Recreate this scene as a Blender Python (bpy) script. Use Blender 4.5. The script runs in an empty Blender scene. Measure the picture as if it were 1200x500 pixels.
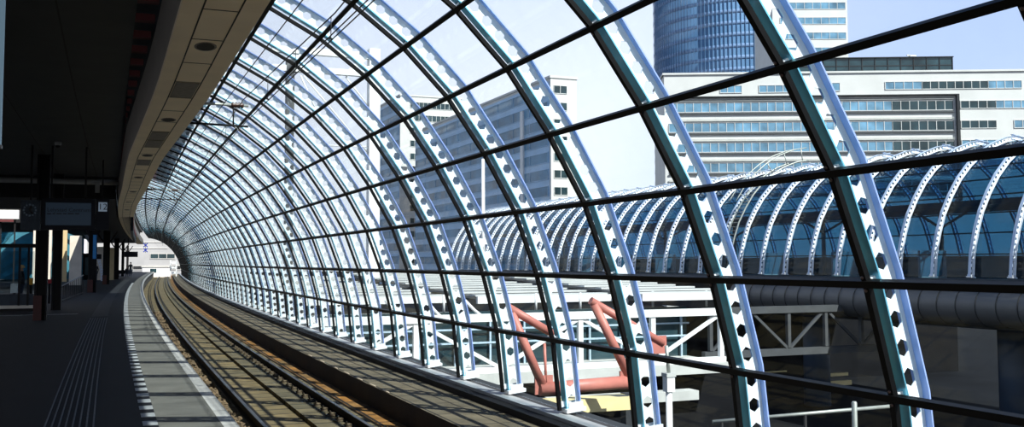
import bpy, bmesh, math, random
from mathutils import Vector, Matrix
random.seed(7)
scene = bpy.context.scene
COL = scene.collection
PI = math.pi

# ------------------------------------------------------------------ camera
F = 1167.0; HEAD = .393232; TILT = .06359; ROLL = -.0034; HY = 232.2; CAMH = 1.714
cam_d = bpy.data.cameras.new('camera'); cam = bpy.data.objects.new('camera', cam_d); COL.objects.link(cam)
cam.location = (0, 0, CAMH)
cam.rotation_euler = (Matrix.Rotation(-HEAD, 3, 'Z') @ Matrix.Rotation(PI/2+TILT, 3, 'X') @ Matrix.Rotation(ROLL, 3, 'Z')).to_euler()
cam_d.sensor_width = 36; cam_d.lens = F/1200*36; cam_d.shift_y = (HY-250)/1200
cam_d.clip_end = 3000; cam_d.clip_start = .05
scene.camera = cam

def ray(px, py):
    dx, dy = px-600, py-250
    c, s = math.cos(ROLL), math.sin(ROLL)
    u = c*dx+s*dy; w = -s*dx+c*dy+250-HY
    x, z0 = u/F, -w/F
    y = math.cos(TILT)-z0*math.sin(TILT); z = math.sin(TILT)+z0*math.cos(TILT)
    return Vector((x*math.cos(HEAD)+y*math.sin(HEAD), -x*math.sin(HEAD)+y*math.cos(HEAD), z))
def at(px, py, d):            # surveyed point: direction of a pixel and its distance
    return Vector((0, 0, CAMH))+ray(px, py)*d
def at_x(px, py, X):
    r = ray(px, py); return Vector((0, 0, CAMH))+r*(X/r.x)
def at_y(px, py, Y):
    r = ray(px, py); return Vector((0, 0, CAMH))+r*(Y/r.y)

# ------------------------------------------------------------------ track alignment (gentle right-hand curve)
K0, K1 = .00064368, -3.4e-6
_ST = .25
_T = [(0.0, 0.0)]
def _ph(s): return K0*s+K1*s*s/2
for i in range(1200):
    m = _ph((i+.5)*_ST); x, y = _T[-1]
    _T.append((x+math.sin(m)*_ST, y+math.cos(m)*_ST))
def heading(S): return _ph(S) if S > 0 else K0*S*0
def cp(S, X, Z):
    if S <= 0: return Vector((X, S, Z))
    i = min(int(S/_ST), len(_T)-2); f = S/_ST-i
    x = _T[i][0]*(1-f)+_T[i+1][0]*f; y = _T[i][1]*(1-f)+_T[i+1][1]*f
    p = _ph(S)
    return Vector((x+X*math.cos(p), y-X*math.sin(p), Z))

# ------------------------------------------------------------------ materials
def _nodes(name):
    m = bpy.data.materials.new(name); m.use_nodes = True
    return m, m.node_tree.nodes, m.node_tree.links
def pm(name, col, rough=.6, metal=0.0, var=.15, scale=6.0, bump=0.0, bscale=40.0, spec=.5, col2=None, stretch=None):
    m, N, L = _nodes(name); b = N['Principled BSDF']
    b.inputs['Roughness'].default_value = rough; b.inputs['Metallic'].default_value = metal
    b.inputs['Specular IOR Level'].default_value = spec
    tc = N.new('ShaderNodeTexCoord'); mp = N.new('ShaderNodeMapping')
    if stretch: mp.inputs['Scale'].default_value = stretch
    L.new(tc.outputs['Object'], mp.inputs['Vector'])
    no = N.new('ShaderNodeTexNoise'); no.inputs['Scale'].default_value = scale; no.inputs['Detail'].default_value = 6
    L.new(mp.outputs['Vector'], no.inputs['Vector'])
    rp = N.new('ShaderNodeValToRGB')
    c2 = col2 or tuple(min(1, c*(1+var)) for c in col); c1 = col if col2 else tuple(c*(1-var) for c in col)
    rp.color_ramp.elements[0].position = .3; rp.color_ramp.elements[1].position = .7
    rp.color_ramp.elements[0].color = (*c1, 1); rp.color_ramp.elements[1].color = (*c2, 1)
    L.new(no.outputs['Fac'], rp.inputs['Fac']); L.new(rp.outputs['Color'], b.inputs['Base Color'])
    if bump:
        n2 = N.new('ShaderNodeTexNoise'); n2.inputs['Scale'].default_value = bscale; n2.inputs['Detail'].default_value = 4
        L.new(mp.outputs['Vector'], n2.inputs['Vector'])
        bp = N.new('ShaderNodeBump'); bp.inputs['Strength'].default_value = bump; bp.inputs['Distance'].default_value = .02
        L.new(n2.outputs['Fac'], bp.inputs['Height']); L.new(bp.outputs['Normal'], b.inputs['Normal'])
    return m
def slabmat(name, c1, c2, cj, bw, rh, joint=.012, rough=.8, offset=0.0, bump=.3, rot=PI/2, spec=.3, noise=.5):
    m, N, L = _nodes(name); b = N['Principled BSDF']; b.inputs['Roughness'].default_value = rough
    b.inputs['Specular IOR Level'].default_value = spec
    uv = N.new('ShaderNodeUVMap'); uv.uv_map = 'UVMap'
    br = N.new('ShaderNodeTexBrick'); br.offset = offset
    br.inputs['Scale'].default_value = 1; br.inputs['Brick Width'].default_value = bw; br.inputs['Row Height'].default_value = rh
    br.inputs['Mortar Size'].default_value = joint; br.inputs['Mortar Smooth'].default_value = .1
    br.inputs['Color1'].default_value = (*c1, 1); br.inputs['Color2'].default_value = (*c2, 1); br.inputs['Mortar'].default_value = (*cj, 1)
    L.new(uv.outputs['UV'], br.inputs['Vector'])
    no = N.new('ShaderNodeTexNoise'); no.inputs['Scale'].default_value = 2.3; no.inputs['Detail'].default_value = 8
    L.new(uv.outputs['UV'], no.inputs['Vector'])
    mr = N.new('ShaderNodeMapRange'); mr.inputs['From Min'].default_value = .25; mr.inputs['From Max'].default_value = .75
    mr.inputs['To Min'].default_value = 1-noise; mr.inputs['To Max'].default_value = 1+noise
    L.new(no.outputs['Fac'], mr.inputs['Value'])
    mx = N.new('ShaderNodeMix'); mx.data_type = 'RGBA'; mx.blend_type = 'MULTIPLY'; mx.inputs['Factor'].default_value = 1
    L.new(br.outputs['Color'], mx.inputs[6]); L.new(mr.outputs['Result'], mx.inputs[7])
    L.new(mx.outputs[2], b.inputs['Base Color'])
    n2 = N.new('ShaderNodeTexNoise'); n2.inputs['Scale'].default_value = 60
    L.new(uv.outputs['UV'], n2.inputs['Vector'])
    bp = N.new('ShaderNodeBump'); bp.inputs['Strength'].default_value = bump; bp.inputs['Distance'].default_value = .01
    L.new(n2.outputs['Fac'], bp.inputs['Height']); L.new(bp.outputs['Normal'], b.inputs['Normal'])
    return m
def glassmat(name, tint, ior=1.35, rough=.01, dirt=.0, dcol=(.5, .55, .6), gl=1.0):
    m, N, L = _nodes(name); out = N['Material Output']; N.remove(N['Principled BSDF'])
    tr = N.new('ShaderNodeBsdfTransparent'); tr.inputs['Color'].default_value = (*tint, 1)
    gs = N.new('ShaderNodeBsdfGlossy'); gs.inputs['Roughness'].default_value = rough; gs.inputs['Color'].default_value = (gl, gl, gl, 1)
    lw = N.new('ShaderNodeLayerWeight'); lw.inputs['Blend'].default_value = .5
    pw = N.new('ShaderNodeMath'); pw.operation = 'POWER'; pw.inputs[1].default_value = 5; L.new(lw.outputs['Facing'], pw.inputs[0])
    f0 = ((ior-1)/(ior+1))**2
    fr = N.new('ShaderNodeMapRange'); fr.inputs['To Min'].default_value = f0; fr.inputs['To Max'].default_value = .55; L.new(pw.outputs[0], fr.inputs['Value'])
    mx = N.new('ShaderNodeMixShader'); L.new(fr.outputs['Result'], mx.inputs['Fac']); L.new(tr.outputs[0], mx.inputs[1]); L.new(gs.outputs[0], mx.inputs[2])
    last = mx
    if dirt:
        df = N.new('ShaderNodeBsdfDiffuse'); df.inputs['Color'].default_value = (*dcol, 1)
        tc = N.new('ShaderNodeTexCoord'); no = N.new('ShaderNodeTexNoise'); no.inputs['Scale'].default_value = 5; no.inputs['Detail'].default_value = 6
        L.new(tc.outputs['Object'], no.inputs['Vector'])
        mr = N.new('ShaderNodeMapRange'); mr.inputs['From Min'].default_value = .35; mr.inputs['From Max'].default_value = .8
        mr.inputs['To Min'].default_value = 0; mr.inputs['To Max'].default_value = dirt
        L.new(no.outputs['Fac'], mr.inputs['Value'])
        m2 = N.new('ShaderNodeMixShader'); L.new(mr.outputs['Result'], m2.inputs['Fac']); L.new(mx.outputs[0], m2.inputs[1]); L.new(df.outputs[0], m2.inputs[2])
        last = m2
    L.new(last.outputs[0], out.inputs['Surface'])
    return m
def emit(name, col, st):
    m, N, L = _nodes(name); b = N['Principled BSDF']
    b.inputs['Base Color'].default_value = (*col, 1); b.inputs['Emission Color'].default_value = (*col, 1); b.inputs['Emission Strength'].default_value = st
    return m

M = {}
M['rib'] = pm('white_rib_paint', (.78, .82, .86), .45, 0, .04, 3)
M['flange_teal_shade'] = pm('teal_shade_flange', (.24, .70, .90), .36, .85, .10, 2)  # teal shade on the white ribs' inner flange, put into its colour
M['flange_blue_shade'] = pm('blue_shade_flange', (.28, .38, .74), .35, 0, .15, 2)  # bluish shade of the outer flange, set as its base colour
M['rib_pale'] = pm('pale_blue_rib_paint', (.50, .60, .76), .5, 0, .05, 2)
M['bar'] = pm('black_glazing_bar', (.0035, .0035, .004), .5, 0, .2, 8, spec=.12)
M['bolt'] = pm('bolt_metal', (.12, .09, .09), .4, .8, .2, 20)
M['glass'] = glassmat('vault_glass', (.915, .962, .985), 1.28, .01, .015)
M['glass2'] = glassmat('tinted_vault_glass', (.40, .58, .69), 1.30, .03, .03, (.2, .35, .42), .8)
M['foot'] = pm('white_foot', (.75, .78, .8), .5)
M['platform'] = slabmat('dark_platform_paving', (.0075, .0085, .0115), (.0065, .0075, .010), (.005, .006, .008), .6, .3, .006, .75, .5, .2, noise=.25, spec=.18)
M['strip'] = slabmat('grey_edge_paving', (.100, .100, .088), (.086, .087, .078), (.045, .045, .04), 1.0, .8, .008, .8, 0, .3, noise=.25)
M['edge'] = slabmat('white_platform_edge', (.37, .37, .35), (.31, .31, .30), (.10, .10, .10), 1.1, 2.0, .012, .7, 0, .2, noise=.25)
M['paint'] = pm('white_line_paint', (.30, .32, .33), .7, 0, .25, 9)
M['tactile'] = pm('grey_tactile_rib', (.10, .11, .125), .7, 0, .2, 9, spec=.2)
M['concrete'] = pm('platform_wall_concrete', (.05, .045, .038), .9, 0, .3, 2, .5)
M['trackbed'] = slabmat('track_slab_concrete', (.150, .112, .052), (.095, .080, .046), (.006, .005, .004), .6, .68, .03, .85, 0, .5, noise=.45)
M['plinth'] = slabmat('rail_plinth_concrete', (.125, .100, .054), (.085, .074, .045), (.006, .010, .008), .6, 1.4, .03, .85, 0, .5, noise=.4)
M['rust'] = slabmat('rust_stained_slab', (.25, .115, .026), (.15, .092, .036), (.012, .009, .007), .9, 1.4, .03, .85, 0, .5, noise=.5)
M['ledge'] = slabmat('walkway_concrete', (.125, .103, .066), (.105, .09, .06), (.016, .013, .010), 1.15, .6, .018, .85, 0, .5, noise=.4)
M['ledgewall'] = pm('shaded_ledge_wall', (.012, .010, .008), .9, 0, .4, 3, .4)  # ledge face turned from the sun, its shade put into the colour
M['chip'] = pm('pale_chipped_edge', (.42, .34, .24), .8, 0, .2, 12)
M['rail'] = pm('rail_side_rust', (.010, .008, .0075), .7, 0, .4, 6, spec=.15)
M['railhead'] = pm('worn_rail_head', (.075, .075, .08), .45, .8, .1, 6)
M['clip'] = pm('rail_clip_steel', (.10, .075, .045), .6, .3, .4, 30)
M['stone'] = pm('brown_ballast', (.110, .076, .042), .9, 0, .5, 5, .4)
M['kerb'] = pm('black_kerb_steel', (.005, .005, .006), .7, 0, .3, 4, spec=.15)
M['sill'] = pm('pale_sill', (.22, .25, .27), .55, 0, .15, 3)
M['ceiling'] = pm('dark_ceiling_panel', (.045, .047, .047), .6, 0, .15, 1.5, spec=.2)
M['ceilframe'] = pm('dark_red_ceiling_joist', (.11, .024, .022), .6, 0, .3, 2, spec=.2)
M['black'] = pm('black_steel', (.010, .010, .011), .6, 0, .2, 4, spec=.2)
M['tube'] = pm('grey_tube_paint', (.26, .265, .27), .5, 0, .12, 3)
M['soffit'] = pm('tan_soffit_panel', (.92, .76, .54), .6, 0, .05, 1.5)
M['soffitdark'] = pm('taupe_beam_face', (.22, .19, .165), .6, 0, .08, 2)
M['grille'] = pm('grey_brown_grille', (.16, .14, .12), .6, 0, .25, 14)
M['seam'] = pm('dark_panel_seam', (.02, .017, .014), .8)
M['redbase'] = pm('dark_red_column_base', (.040, .006, .005), .6, 0, .2, 5)
M['roof'] = pm('grey_roof_felt', (.12, .12, .12), .9)
M['wall'] = pm('dark_hall_wall', (.006, .0065, .008), .9, 0, .2, 1, spec=.1)
M['sun_white'] = pm('white_plaster', (.52, .49, .43), .8, 0, .1, 2)
M['beige'] = pm('beige_plaster', (.45, .36, .20), .8, 0, .1, 2)
M['white'] = pm('white_steel_paint', (.78, .79, .78), .5, 0, .05, 2)
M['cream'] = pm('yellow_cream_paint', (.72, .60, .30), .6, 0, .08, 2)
M['pinkred'] = pm('faded_red_steel', (.47, .165, .13), .5, 0, .15, 3)
M['conc_light'] = pm('pale_concrete', (.46, .47, .45), .85, 0, .12, 1, .2)
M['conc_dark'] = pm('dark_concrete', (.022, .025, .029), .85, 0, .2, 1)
M['duct'] = pm('grey_cladding_metal', (.10, .10, .10), .5, .2, .1, 1)
M['ductseam'] = pm('cladding_seam', (.02, .02, .02), .7)
M['colblue'] = pm('blue_grey_column', (.022, .042, .075), .6, 0, .15, .6)
M['steelgrey'] = pm('grey_truss_steel', (.055, .06, .065), .6, 0, .15, 2)
M['winglass'] = pm('blue_window_glass', (.12, .26, .38), .12, 0, .45, .35, spec=.6)
M['winglass_dark'] = pm('dark_window_glass', (.020, .045, .055), .12, 0, .5, .3, spec=.5)
M['facade'] = pm('white_facade_panel', (.62, .62, .60), .7, 0, .05, .3)
M['facade_shade'] = pm('shade_blue_facade', (.36, .58, .80), .5, 0, .1, .2)  # shaded copy of the white facade, blue shade put into the colour
M['side_glass'] = pm('deep_blue_ribbon_glass', (.07, .22, .36), .4, 0, .45, .12, spec=.3)
M['tower'] = pm('blue_tower_glass', (.07, .16, .30), .25, 0, .35, .08, spec=.5, col2=(.15, .27, .44))
M['towerline'] = pm('pale_blue_spandrel', (.20, .31, .50), .35, 0, .2, .1)
M['asphalt'] = pm('shade_dark_asphalt', (.006, .007, .009), .95, 0, .3, .3, spec=.1)  # base colour darkened to stand for shade over the street
M['skin'] = pm('skin', (.35, .20, .13), .6)
M['cloth'] = pm('dark_cloth', (.012, .012, .016), .9)
M['jeans'] = pm('dark_blue_trousers', (.016, .022, .04), .9)
M['hair_dark'] = pm('dark_hair', (.02, .014, .01), .7)
M['hair_blond'] = pm('blond_hair', (.55, .33, .14), .7)
M['blue'] = pm('bright_blue_banner', (.02, .22, .55), .5)
M['signbox'] = pm('blue_black_sign_case', (.006, .007, .012), .5, spec=.2)
M['clockbox'] = pm('blue_grey_clock_case', (.032, .042, .056), .5, spec=.2)
M['display'] = emit('dim_blue_display', (.010, .018, .030), .55)
M['text'] = pm('dark_display_letters', (.002, .003, .006), .6)
M['clockface'] = emit('dim_clock_marks', (.03, .042, .058), .4)
M['number'] = emit('dim_white_number_plate', (.10, .13, .17), .9)
M['lamp'] = emit('pale_blue_lamp', (.10, .16, .21), .9)
M['yellow'] = pm('orange_yellow_panel', (.55, .25, .02), .6)
M['red'] = pm('red_band', (.30, .02, .03), .6)
M['redstripe'] = pm('dull_red_stripe', (.09, .012, .014), .6)
M['wire'] = pm('black_wire', (.012, .012, .013), .5)
M['insul'] = pm('brown_insulator', (.05, .025, .018), .3)
M['galv'] = pm('pale_galvanised_tube', (.35, .37, .34), .45, .4)
M['glass_clear'] = glassmat('shelter_glass', (.75, .82, .84), 1.3, .02)
M['roofwhite'] = pm('white_roof_sheet', (.52, .54, .53), .6, 0, .08, 1)
M['postblue'] = pm('pale_blue_post', (.40, .52, .62), .5)
M['track_dark'] = pm('dark_ground', (.03, .027, .022), .95, 0, .3, .5)
M['leftteal'] = pm('teal_sky_block', (.02, .14, .20), .6, 0, .3, 1)
M['signblue'] = pm('royal_blue_sign', (.01, .03, .30), .4)

# ------------------------------------------------------------------ object helpers
def tag(o, label=None, cat=None, group=None, kind=None):
    if label: o['label'] = label
    if cat: o['category'] = cat
    if group: o['group'] = group
    if kind: o['kind'] = kind
    return o
def empty(name, loc, label=None, cat=None, group=None):
    o = bpy.data.objects.new(name, None); COL.objects.link(o); o.location = loc
    o.empty_display_size = .1
    return tag(o, label, cat, group)
def worldloc(p):
    v = Vector((0, 0, 0))
    while p is not None: v += p.location; p = p.parent
    return v

class MB:
    def __init__(self): self.bm = bmesh.new(); self.uv = None
    def v(self, p): return self.bm.verts.new(p)
    def face(self, pts, mi=0):
        f = self.bm.faces.new([self.v(p) for p in pts]); f.material_index = mi; return f
    def hexa(self, c, mi=0):           # 8 corners: bottom 4 ccw, top 4 ccw
        v = [self.v(p) for p in c]
        for q in ((3, 2, 1, 0), (4, 5, 6, 7), (0, 1, 5, 4), (1, 2, 6, 5), (2, 3, 7, 6), (3, 0, 4, 7)):
            f = self.bm.faces.new([v[i] for i in q]); f.material_index = mi
        return self
    def box(self, lo, hi, mi=0):
        (a, b, c), (d, e, f) = lo, hi
        return self.hexa([(a, b, c), (d, b, c), (d, e, c), (a, e, c), (a, b, f), (d, b, f), (d, e, f), (a, e, f)], mi)
    def obox(self, o, ux, uy, uz, lo, hi, mi=0):   # box in a local frame
        P = lambda x, y, z: o+ux*x+uy*y+uz*z
        (a, b, c), (d, e, f) = lo, hi
        return self.hexa([P(a, b, c), P(d, b, c), P(d, e, c), P(a, e, c), P(a, b, f), P(d, b, f), P(d, e, f), P(a, e, f)], mi)
    def bar(self, p, q, w, h=None, up=(0, 0, 1), mi=0):   # rectangular bar between two points
        p, q = Vector(p), Vector(q); h = h or w
        d = (q-p).normalized(); s = d.cross(Vector(up))
        if s.length < 1e-4: s = d.cross(Vector((1, 0, 0)))
        s.normalize(); u = s.cross(d).normalized()
        c = []
        for e in (p, q):
            for a, b in ((-1, -1), (1, -1), (1, 1), (-1, 1)):
                c.append(e+s*(a*w/2)+u*(b*h/2))
        return self.hexa([c[0], c[1], c[5], c[4], c[3], c[2], c[6], c[7]], mi)
    def tube(self, pts, r, n=8, mi=0, closed_ends=True):
        pts = [Vector(p) for p in pts]; rs = r if isinstance(r, (list, tuple)) else [r]*len(pts)
        rings = []; prev = None
        for i, p in enumerate(pts):
            d = (pts[min(i+1, len(pts)-1)]-pts[max(i-1, 0)]).normalized()
            if prev is None:
                s = d.cross(Vector((0, 0, 1)))
                if s.length < 1e-3: s = d.cross(Vector((1, 0, 0)))
            else: s = prev-d*prev.dot(d)
            s.normalize(); prev = s; u = s.cross(d)
            rings.append([self.v(p+(s*math.cos(2*PI*k/n)+u*math.sin(2*PI*k/n))*rs[i]) for k in range(n)])
        for a, b in zip(rings, rings[1:]):
            for k in range(n):
                f = self.bm.faces.new((a[k], a[(k+1) % n], b[(k+1) % n], b[k])); f.material_index = mi; f.smooth = True
        if closed_ends:
            for rg in (list(reversed(rings[0])), rings[-1]):
                f = self.bm.faces.new(rg); f.material_index = mi
        return self
    def lathe(self, o, prof, n=16, mi=0):      # prof: (r, z)
        rings = [[self.v((o[0]+r*math.cos(2*PI*k/n), o[1]+r*math.sin(2*PI*k/n), o[2]+z)) for k in range(n)] for r, z in prof]
        for a, b in zip(rings, rings[1:]):
            for k in range(n):
                f = self.bm.faces.new((a[k], a[(k+1) % n], b[(k+1) % n], b[k])); f.material_index = mi; f.smooth = True
        for rg in (list(reversed(rings[0])), rings[-1]):
            self.bm.faces.new(rg).material_index = mi
        return self
    def sweep(self, prof, SS, off=None, mis=None, cap=True):
        """closed profile of (X, Z) swept along the alignment; uv = (S, perimeter)"""
        if self.uv is None: self.uv = self.bm.loops.layers.uv.new('UVMap')
        n = len(prof); rings = []
        per = [0]
        for i in range(n): per.append(per[-1]+math.hypot(prof[(i+1) % n][0]-prof[i][0], prof[(i+1) % n][1]-prof[i][1]))
        for S in SS:
            o = off(S) if off else 0
            rings.append([self.v(cp(S, x+o, z)) for x, z in prof])
        for j, (a, b) in enumerate(zip(rings, rings[1:])):
            for k in range(n):
                q = (a[k], b[k], b[(k+1) % n], a[(k+1) % n]); f = self.bm.faces.new(q)
                f.material_index = mis[k] if mis else 0
                us = ((SS[j], per[k]), (SS[j+1], per[k]), (SS[j+1], per[k+1]), (SS[j], per[k+1]))
                for l, t in zip(f.loops, us): l[self.uv].uv = t
        if cap:
            self.bm.faces.new(rings[0]); self.bm.faces.new(list(reversed(rings[-1])))
        return self
    def build(self, name, mats, parent=None, smooth=False, loc=None):
        if not isinstance(mats, (list, tuple)): mats = [mats]
        o = Vector((0, 0, 0))
        if parent is not None: o = worldloc(parent)
        if loc is not None: o = o+Vector(loc) if parent is not None else Vector(loc)
        bmesh.ops.recalc_face_normals(self.bm, faces=self.bm.faces[:])
        if o.length > 0: bmesh.ops.translate(self.bm, verts=self.bm.verts[:], vec=-o)
        me = bpy.data.meshes.new(name); self.bm.to_mesh(me); self.bm.free()
        for m in mats: me.materials.append(m)
        if smooth:
            for p in me.polygons: p.use_smooth = True
        ob = bpy.data.objects.new(name, me); COL.objects.link(ob)
        if parent is not None: ob.parent = parent
        if loc is not None: ob.location = loc
        return ob
    def thing(self, name, mats, label, cat, group=None, smooth=False, loc=None):
        if loc is None:
            vs = self.bm.verts; lo = [min(v.co[i] for v in vs) for i in range(3)]; hi = [max(v.co[i] for v in vs) for i in range(3)]
            loc = ((lo[0]+hi[0])/2, (lo[1]+hi[1])/2, lo[2])
        return tag(self.build(name, mats, None, smooth, loc), label, cat, group)
def struct(name, mb, mats, label=None):
    o = mb.build(name, mats); o['kind'] = 'structure'
    if label: o['label'] = label
    return o
def frange(a, b, st):
    n = max(1, int(math.ceil((b-a)/st))); return [a+(b-a)*i/n for i in range(n+1)]
ONES = ['first', 'second', 'third', 'fourth', 'fifth', 'sixth', 'seventh', 'eighth', 'ninth', 'tenth', 'eleventh', 'twelfth', 'thirteenth', 'fourteenth', 'fifteenth', 'sixteenth', 'seventeenth', 'eighteenth', 'nineteenth']
TENS = {2: ('twenty', 'twentieth'), 3: ('thirty', 'thirtieth'), 4: ('forty', 'fortieth'), 5: ('fifty', 'fiftieth'), 6: ('sixty', 'sixtieth'), 7: ('seventy', 'seventieth'), 8: ('eighty', 'eightieth')}
def ordinal(n):
    if n < 20: return ONES[n-1]
    t, u = divmod(n, 10)
    return TENS[t][1] if u == 0 else TENS[t][0]+'-'+ONES[u-1]

# ------------------------------------------------------------------ vault section
QX = [6.206, 6.098, 5.849, 5.51, 5.032, 4.483, 3.831, 3.096, 2.297, 1.44, .55]
QZ = [-2.163, -1.131, -.182, .723, 1.557, 2.334, 2.998, 3.553, 3.979, 4.28, 4.43]
Q = [Vector((x, 0, z+CAMH)) for x, z in zip(QX, QZ)]
NQ = len(Q)
def catmull(i, t):
    p1, p2 = Q[i], Q[i+1]
    p0 = Q[i-1] if i > 0 else Q[0]*2-Q[1]; p3 = Q[i+2] if i+2 < NQ else Q[-1]*2-Q[-2]
    return .5*((2*p1)+(p2-p0)*t+(2*p0-5*p1+4*p2-p3)*t*t+(3*p1-p0-3*p2+p3)*t**3)
CPP = 4                                  # hexagonal openings per glass panel
SEC = [Q[i].lerp(Q[i+1], j/CPP) for i in range(NQ-1) for j in range(CPP)]+[Q[-1]]
def nrm(i):
    d = SEC[min(i+1, len(SEC)-1)]-SEC[max(i-1, 0)]; d.normalize()
    return Vector((d.z, 0, -d.x))        # outward
SN = [nrm(i) for i in range(len(SEC))]
def secq(i):                             # node frame: point, tangent, outward
    k = i*CPP; d = (SEC[min(k+1, len(SEC)-1)]-SEC[max(k-1, 0)]).normalized()
    return SEC[k], d, SN[k]
S0, DS = 6.508, 2.27619
RIB_I = list(range(-2, 81))
BASE = Q[0].copy()

def strip_mb(r0, r1, y0, y1):
    mb = MB()
    rings = []
    for p, n in zip(SEC, SN):
        a, b = p+n*r0, p+n*r1
        rings.append([mb.v((a.x, y0, a.z)), mb.v((a.x, y1, a.z)), mb.v((b.x, y1, b.z)), mb.v((b.x, y0, b.z))])
    for a, b in zip(rings, rings[1:]):
        for k in range(4): mb.bm.faces.new((a[k], a[(k+1) % 4], b[(k+1) % 4], b[k]))
    mb.bm.faces.new(rings[0]); mb.bm.faces.new(rings[-1][::-1])
    return mb
def facet_mb(r0, r1, y0, y1):            # straight from node to node, like the panes
    mb = MB(); rings = []
    for q in range(NQ):
        p, d, n = secq(q); a, b = p+n*r0, p+n*r1
        rings.append([mb.v((a.x, y0, a.z)), mb.v((a.x, y1, a.z)), mb.v((b.x, y1, b.z)), mb.v((b.x, y0, b.z))])
    for a, b in zip(rings, rings[1:]):
        for k in range(4): mb.bm.faces.new((a[k], a[(k+1) % 4], b[(k+1) % 4], b[k]))
    mb.bm.faces.new(rings[0]); mb.bm.faces.new(rings[-1][::-1])
    return mb
def web_mb(r0, r1, th, hl, hw, off):
    """rib web with a hexagonal opening in every cell"""
    mb = MB()
    for i in range(len(SEC)-1):
        p0, p1, n0, n1 = SEC[i], SEC[i+1], SN[i], SN[i+1]
        L = (p1-p0).length
        def P(t, r):                       # t along the cell 0..1, r outwards
            p = p0.lerp(p1, t); n = n0.lerp(n1, t); return p+n*r
        rc = (r0+r1)/2+off
        t = lambda a: .5+a/L
        hx = [P(t(-hl), rc), P(t(-hl*.47), rc+hw), P(t(hl*.47), rc+hw), P(t(hl), rc), P(t(hl*.47), rc-hw), P(t(-hl*.47), rc-hw)]
        a0, a1, b0, b1 = P(0, r0), P(1, r0), P(0, r1), P(1, r1)
        polys = [(a0, hx[5], hx[4], a1), (b0, b1, hx[2], hx[1]), (a0, hx[0], hx[5]), (a0, b0, hx[0]), (b0, hx[1], hx[0]), (a1, hx[4], hx[3]), (a1, hx[3], b1), (b1, hx[3], hx[2])]
        for y in (-th/2, th/2):
            for pl in polys: mb.face([(q.x, y, q.z) for q in pl])
        for k in range(6):
            q, w = hx[k], hx[(k+1) % 6]
            mb.face([(q.x, -th/2, q.z), (w.x, -th/2, w.z), (w.x, th/2, w.z), (q.x, th/2, q.z)])
    bmesh.ops.remove_doubles(mb.bm, verts=mb.bm.verts[:], dist=1e-5)
    return mb
def make_rib(name, label, cat, group, bars=True, hl=.077, hw=.060):
    r = empty(name, BASE, label, cat, group)
    strip_mb(.070, .084, -.076, .076).build('inner_flange', M['flange_teal_shade'] if bars else M['rib'], r)
    web_mb(.084, .296, .012, hl, hw, .006 if bars else 0).build('web', M['rib'], r)
    strip_mb(.296, .310, -.080, .080).build('outer_flange', M['flange_blue_shade'] if bars else M['rib_pale'], r)
    if bars:
        facet_mb(-.034, .014, -.031, .031).build('glazing_bar', M['bar'], r)['label'] = 'black glazing bar'
        mb = MB()
        for q in range(NQ-1):
            p, d, n = secq(q); mb.obox(p, n, Vector((0, 1, 0)), d, (.014, -.03, .05 if q == 0 else -.04), (.070, .03, .13 if q == 0 else .04))
        mb.build('glazing_bracket', M['rib'], r)
    if not bars:                          # the arch runs on over the crown and down the rear side
        xc = SEC[-1].x+.3
        src = [ch for ch in r.children]; mb = MB()
        for ch in src:
            vs = [mb.v((2*(xc-BASE.x)-v.co.x+BASE.x, v.co.y+BASE.y, v.co.z+BASE.z)) for v in ch.data.vertices]
            for pl in ch.data.polygons: mb.bm.faces.new([vs[i] for i in pl.vertices][::-1])
        mb.build('rear_half', M['rib_pale'], r)
    f = MB(); p, d, n = secq(0)
    f.obox(p, n, Vector((0, 1, 0)), Vector((0, 0, 1)), (.05, -.13, -.035), (.36, .13, .02))
    f.obox(p, n, Vector((0, 1, 0)), Vector((0, 0, 1)), (.10, -.10, .02), (.32, -.07, .10)); f.obox(p, n, Vector((0, 1, 0)), Vector((0, 0, 1)), (.10, .07, .02), (.32, .10, .10))
    f.build('foot_plate', M['foot'], r)
    return r
def copy_tree(o, parent=None):
    c = o.copy(); COL.objects.link(c)
    if parent is not None: c.parent = parent
    for ch in list(o.children): copy_tree(ch, c)
    return c
def set_rib(r, S):
    r.location = cp(S, BASE.x, BASE.z); r.rotation_euler = (0, 0, -heading(S))
def rib_label(n):
    if n == 1: return 'white arch rib nearest the camera, outside the glass beyond the right picture edge'
    if n == 2: return 'white arch rib cutting the upper right corner of the picture'
    return 'white arch rib with hexagonal holes outside the near glass, %s from the right' % ordinal(n-1)
proto = make_rib('arch_rib', rib_label(1), 'arch rib', 'white arch ribs of the near glass vault')
ribs = []
for n, i in enumerate(RIB_I):
    r = proto if n == 0 else copy_tree(proto)
    r['label'] = rib_label(n+1); set_rib(r, S0+i*DS); ribs.append(r)
# bolts on the nodes of the nearest ribs
def bolt_mb(q, s):
    p, d, n = secq(q); mb = MB(); c = p+d*(s*.055)-n*.034
    mb.tube([c, c-n*.012, c-n*.016], [.016, .016, .009], 8)
    return mb
bolt_src = {}
for n in range(1, 8):
    r = ribs[n]
    for q in range(1, 9):
        for s in (-1, 1):
            if (q, s) not in bolt_src:
                mb = bolt_mb(q, s); bmesh.ops.translate(mb.bm, verts=mb.bm.verts[:], vec=-BASE)
                b = mb.build('bolt', M['bolt']); bolt_src[(q, s)] = b
            else:
                b = bolt_src[(q, s)].copy(); COL.objects.link(b)
            b.parent = r
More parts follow.
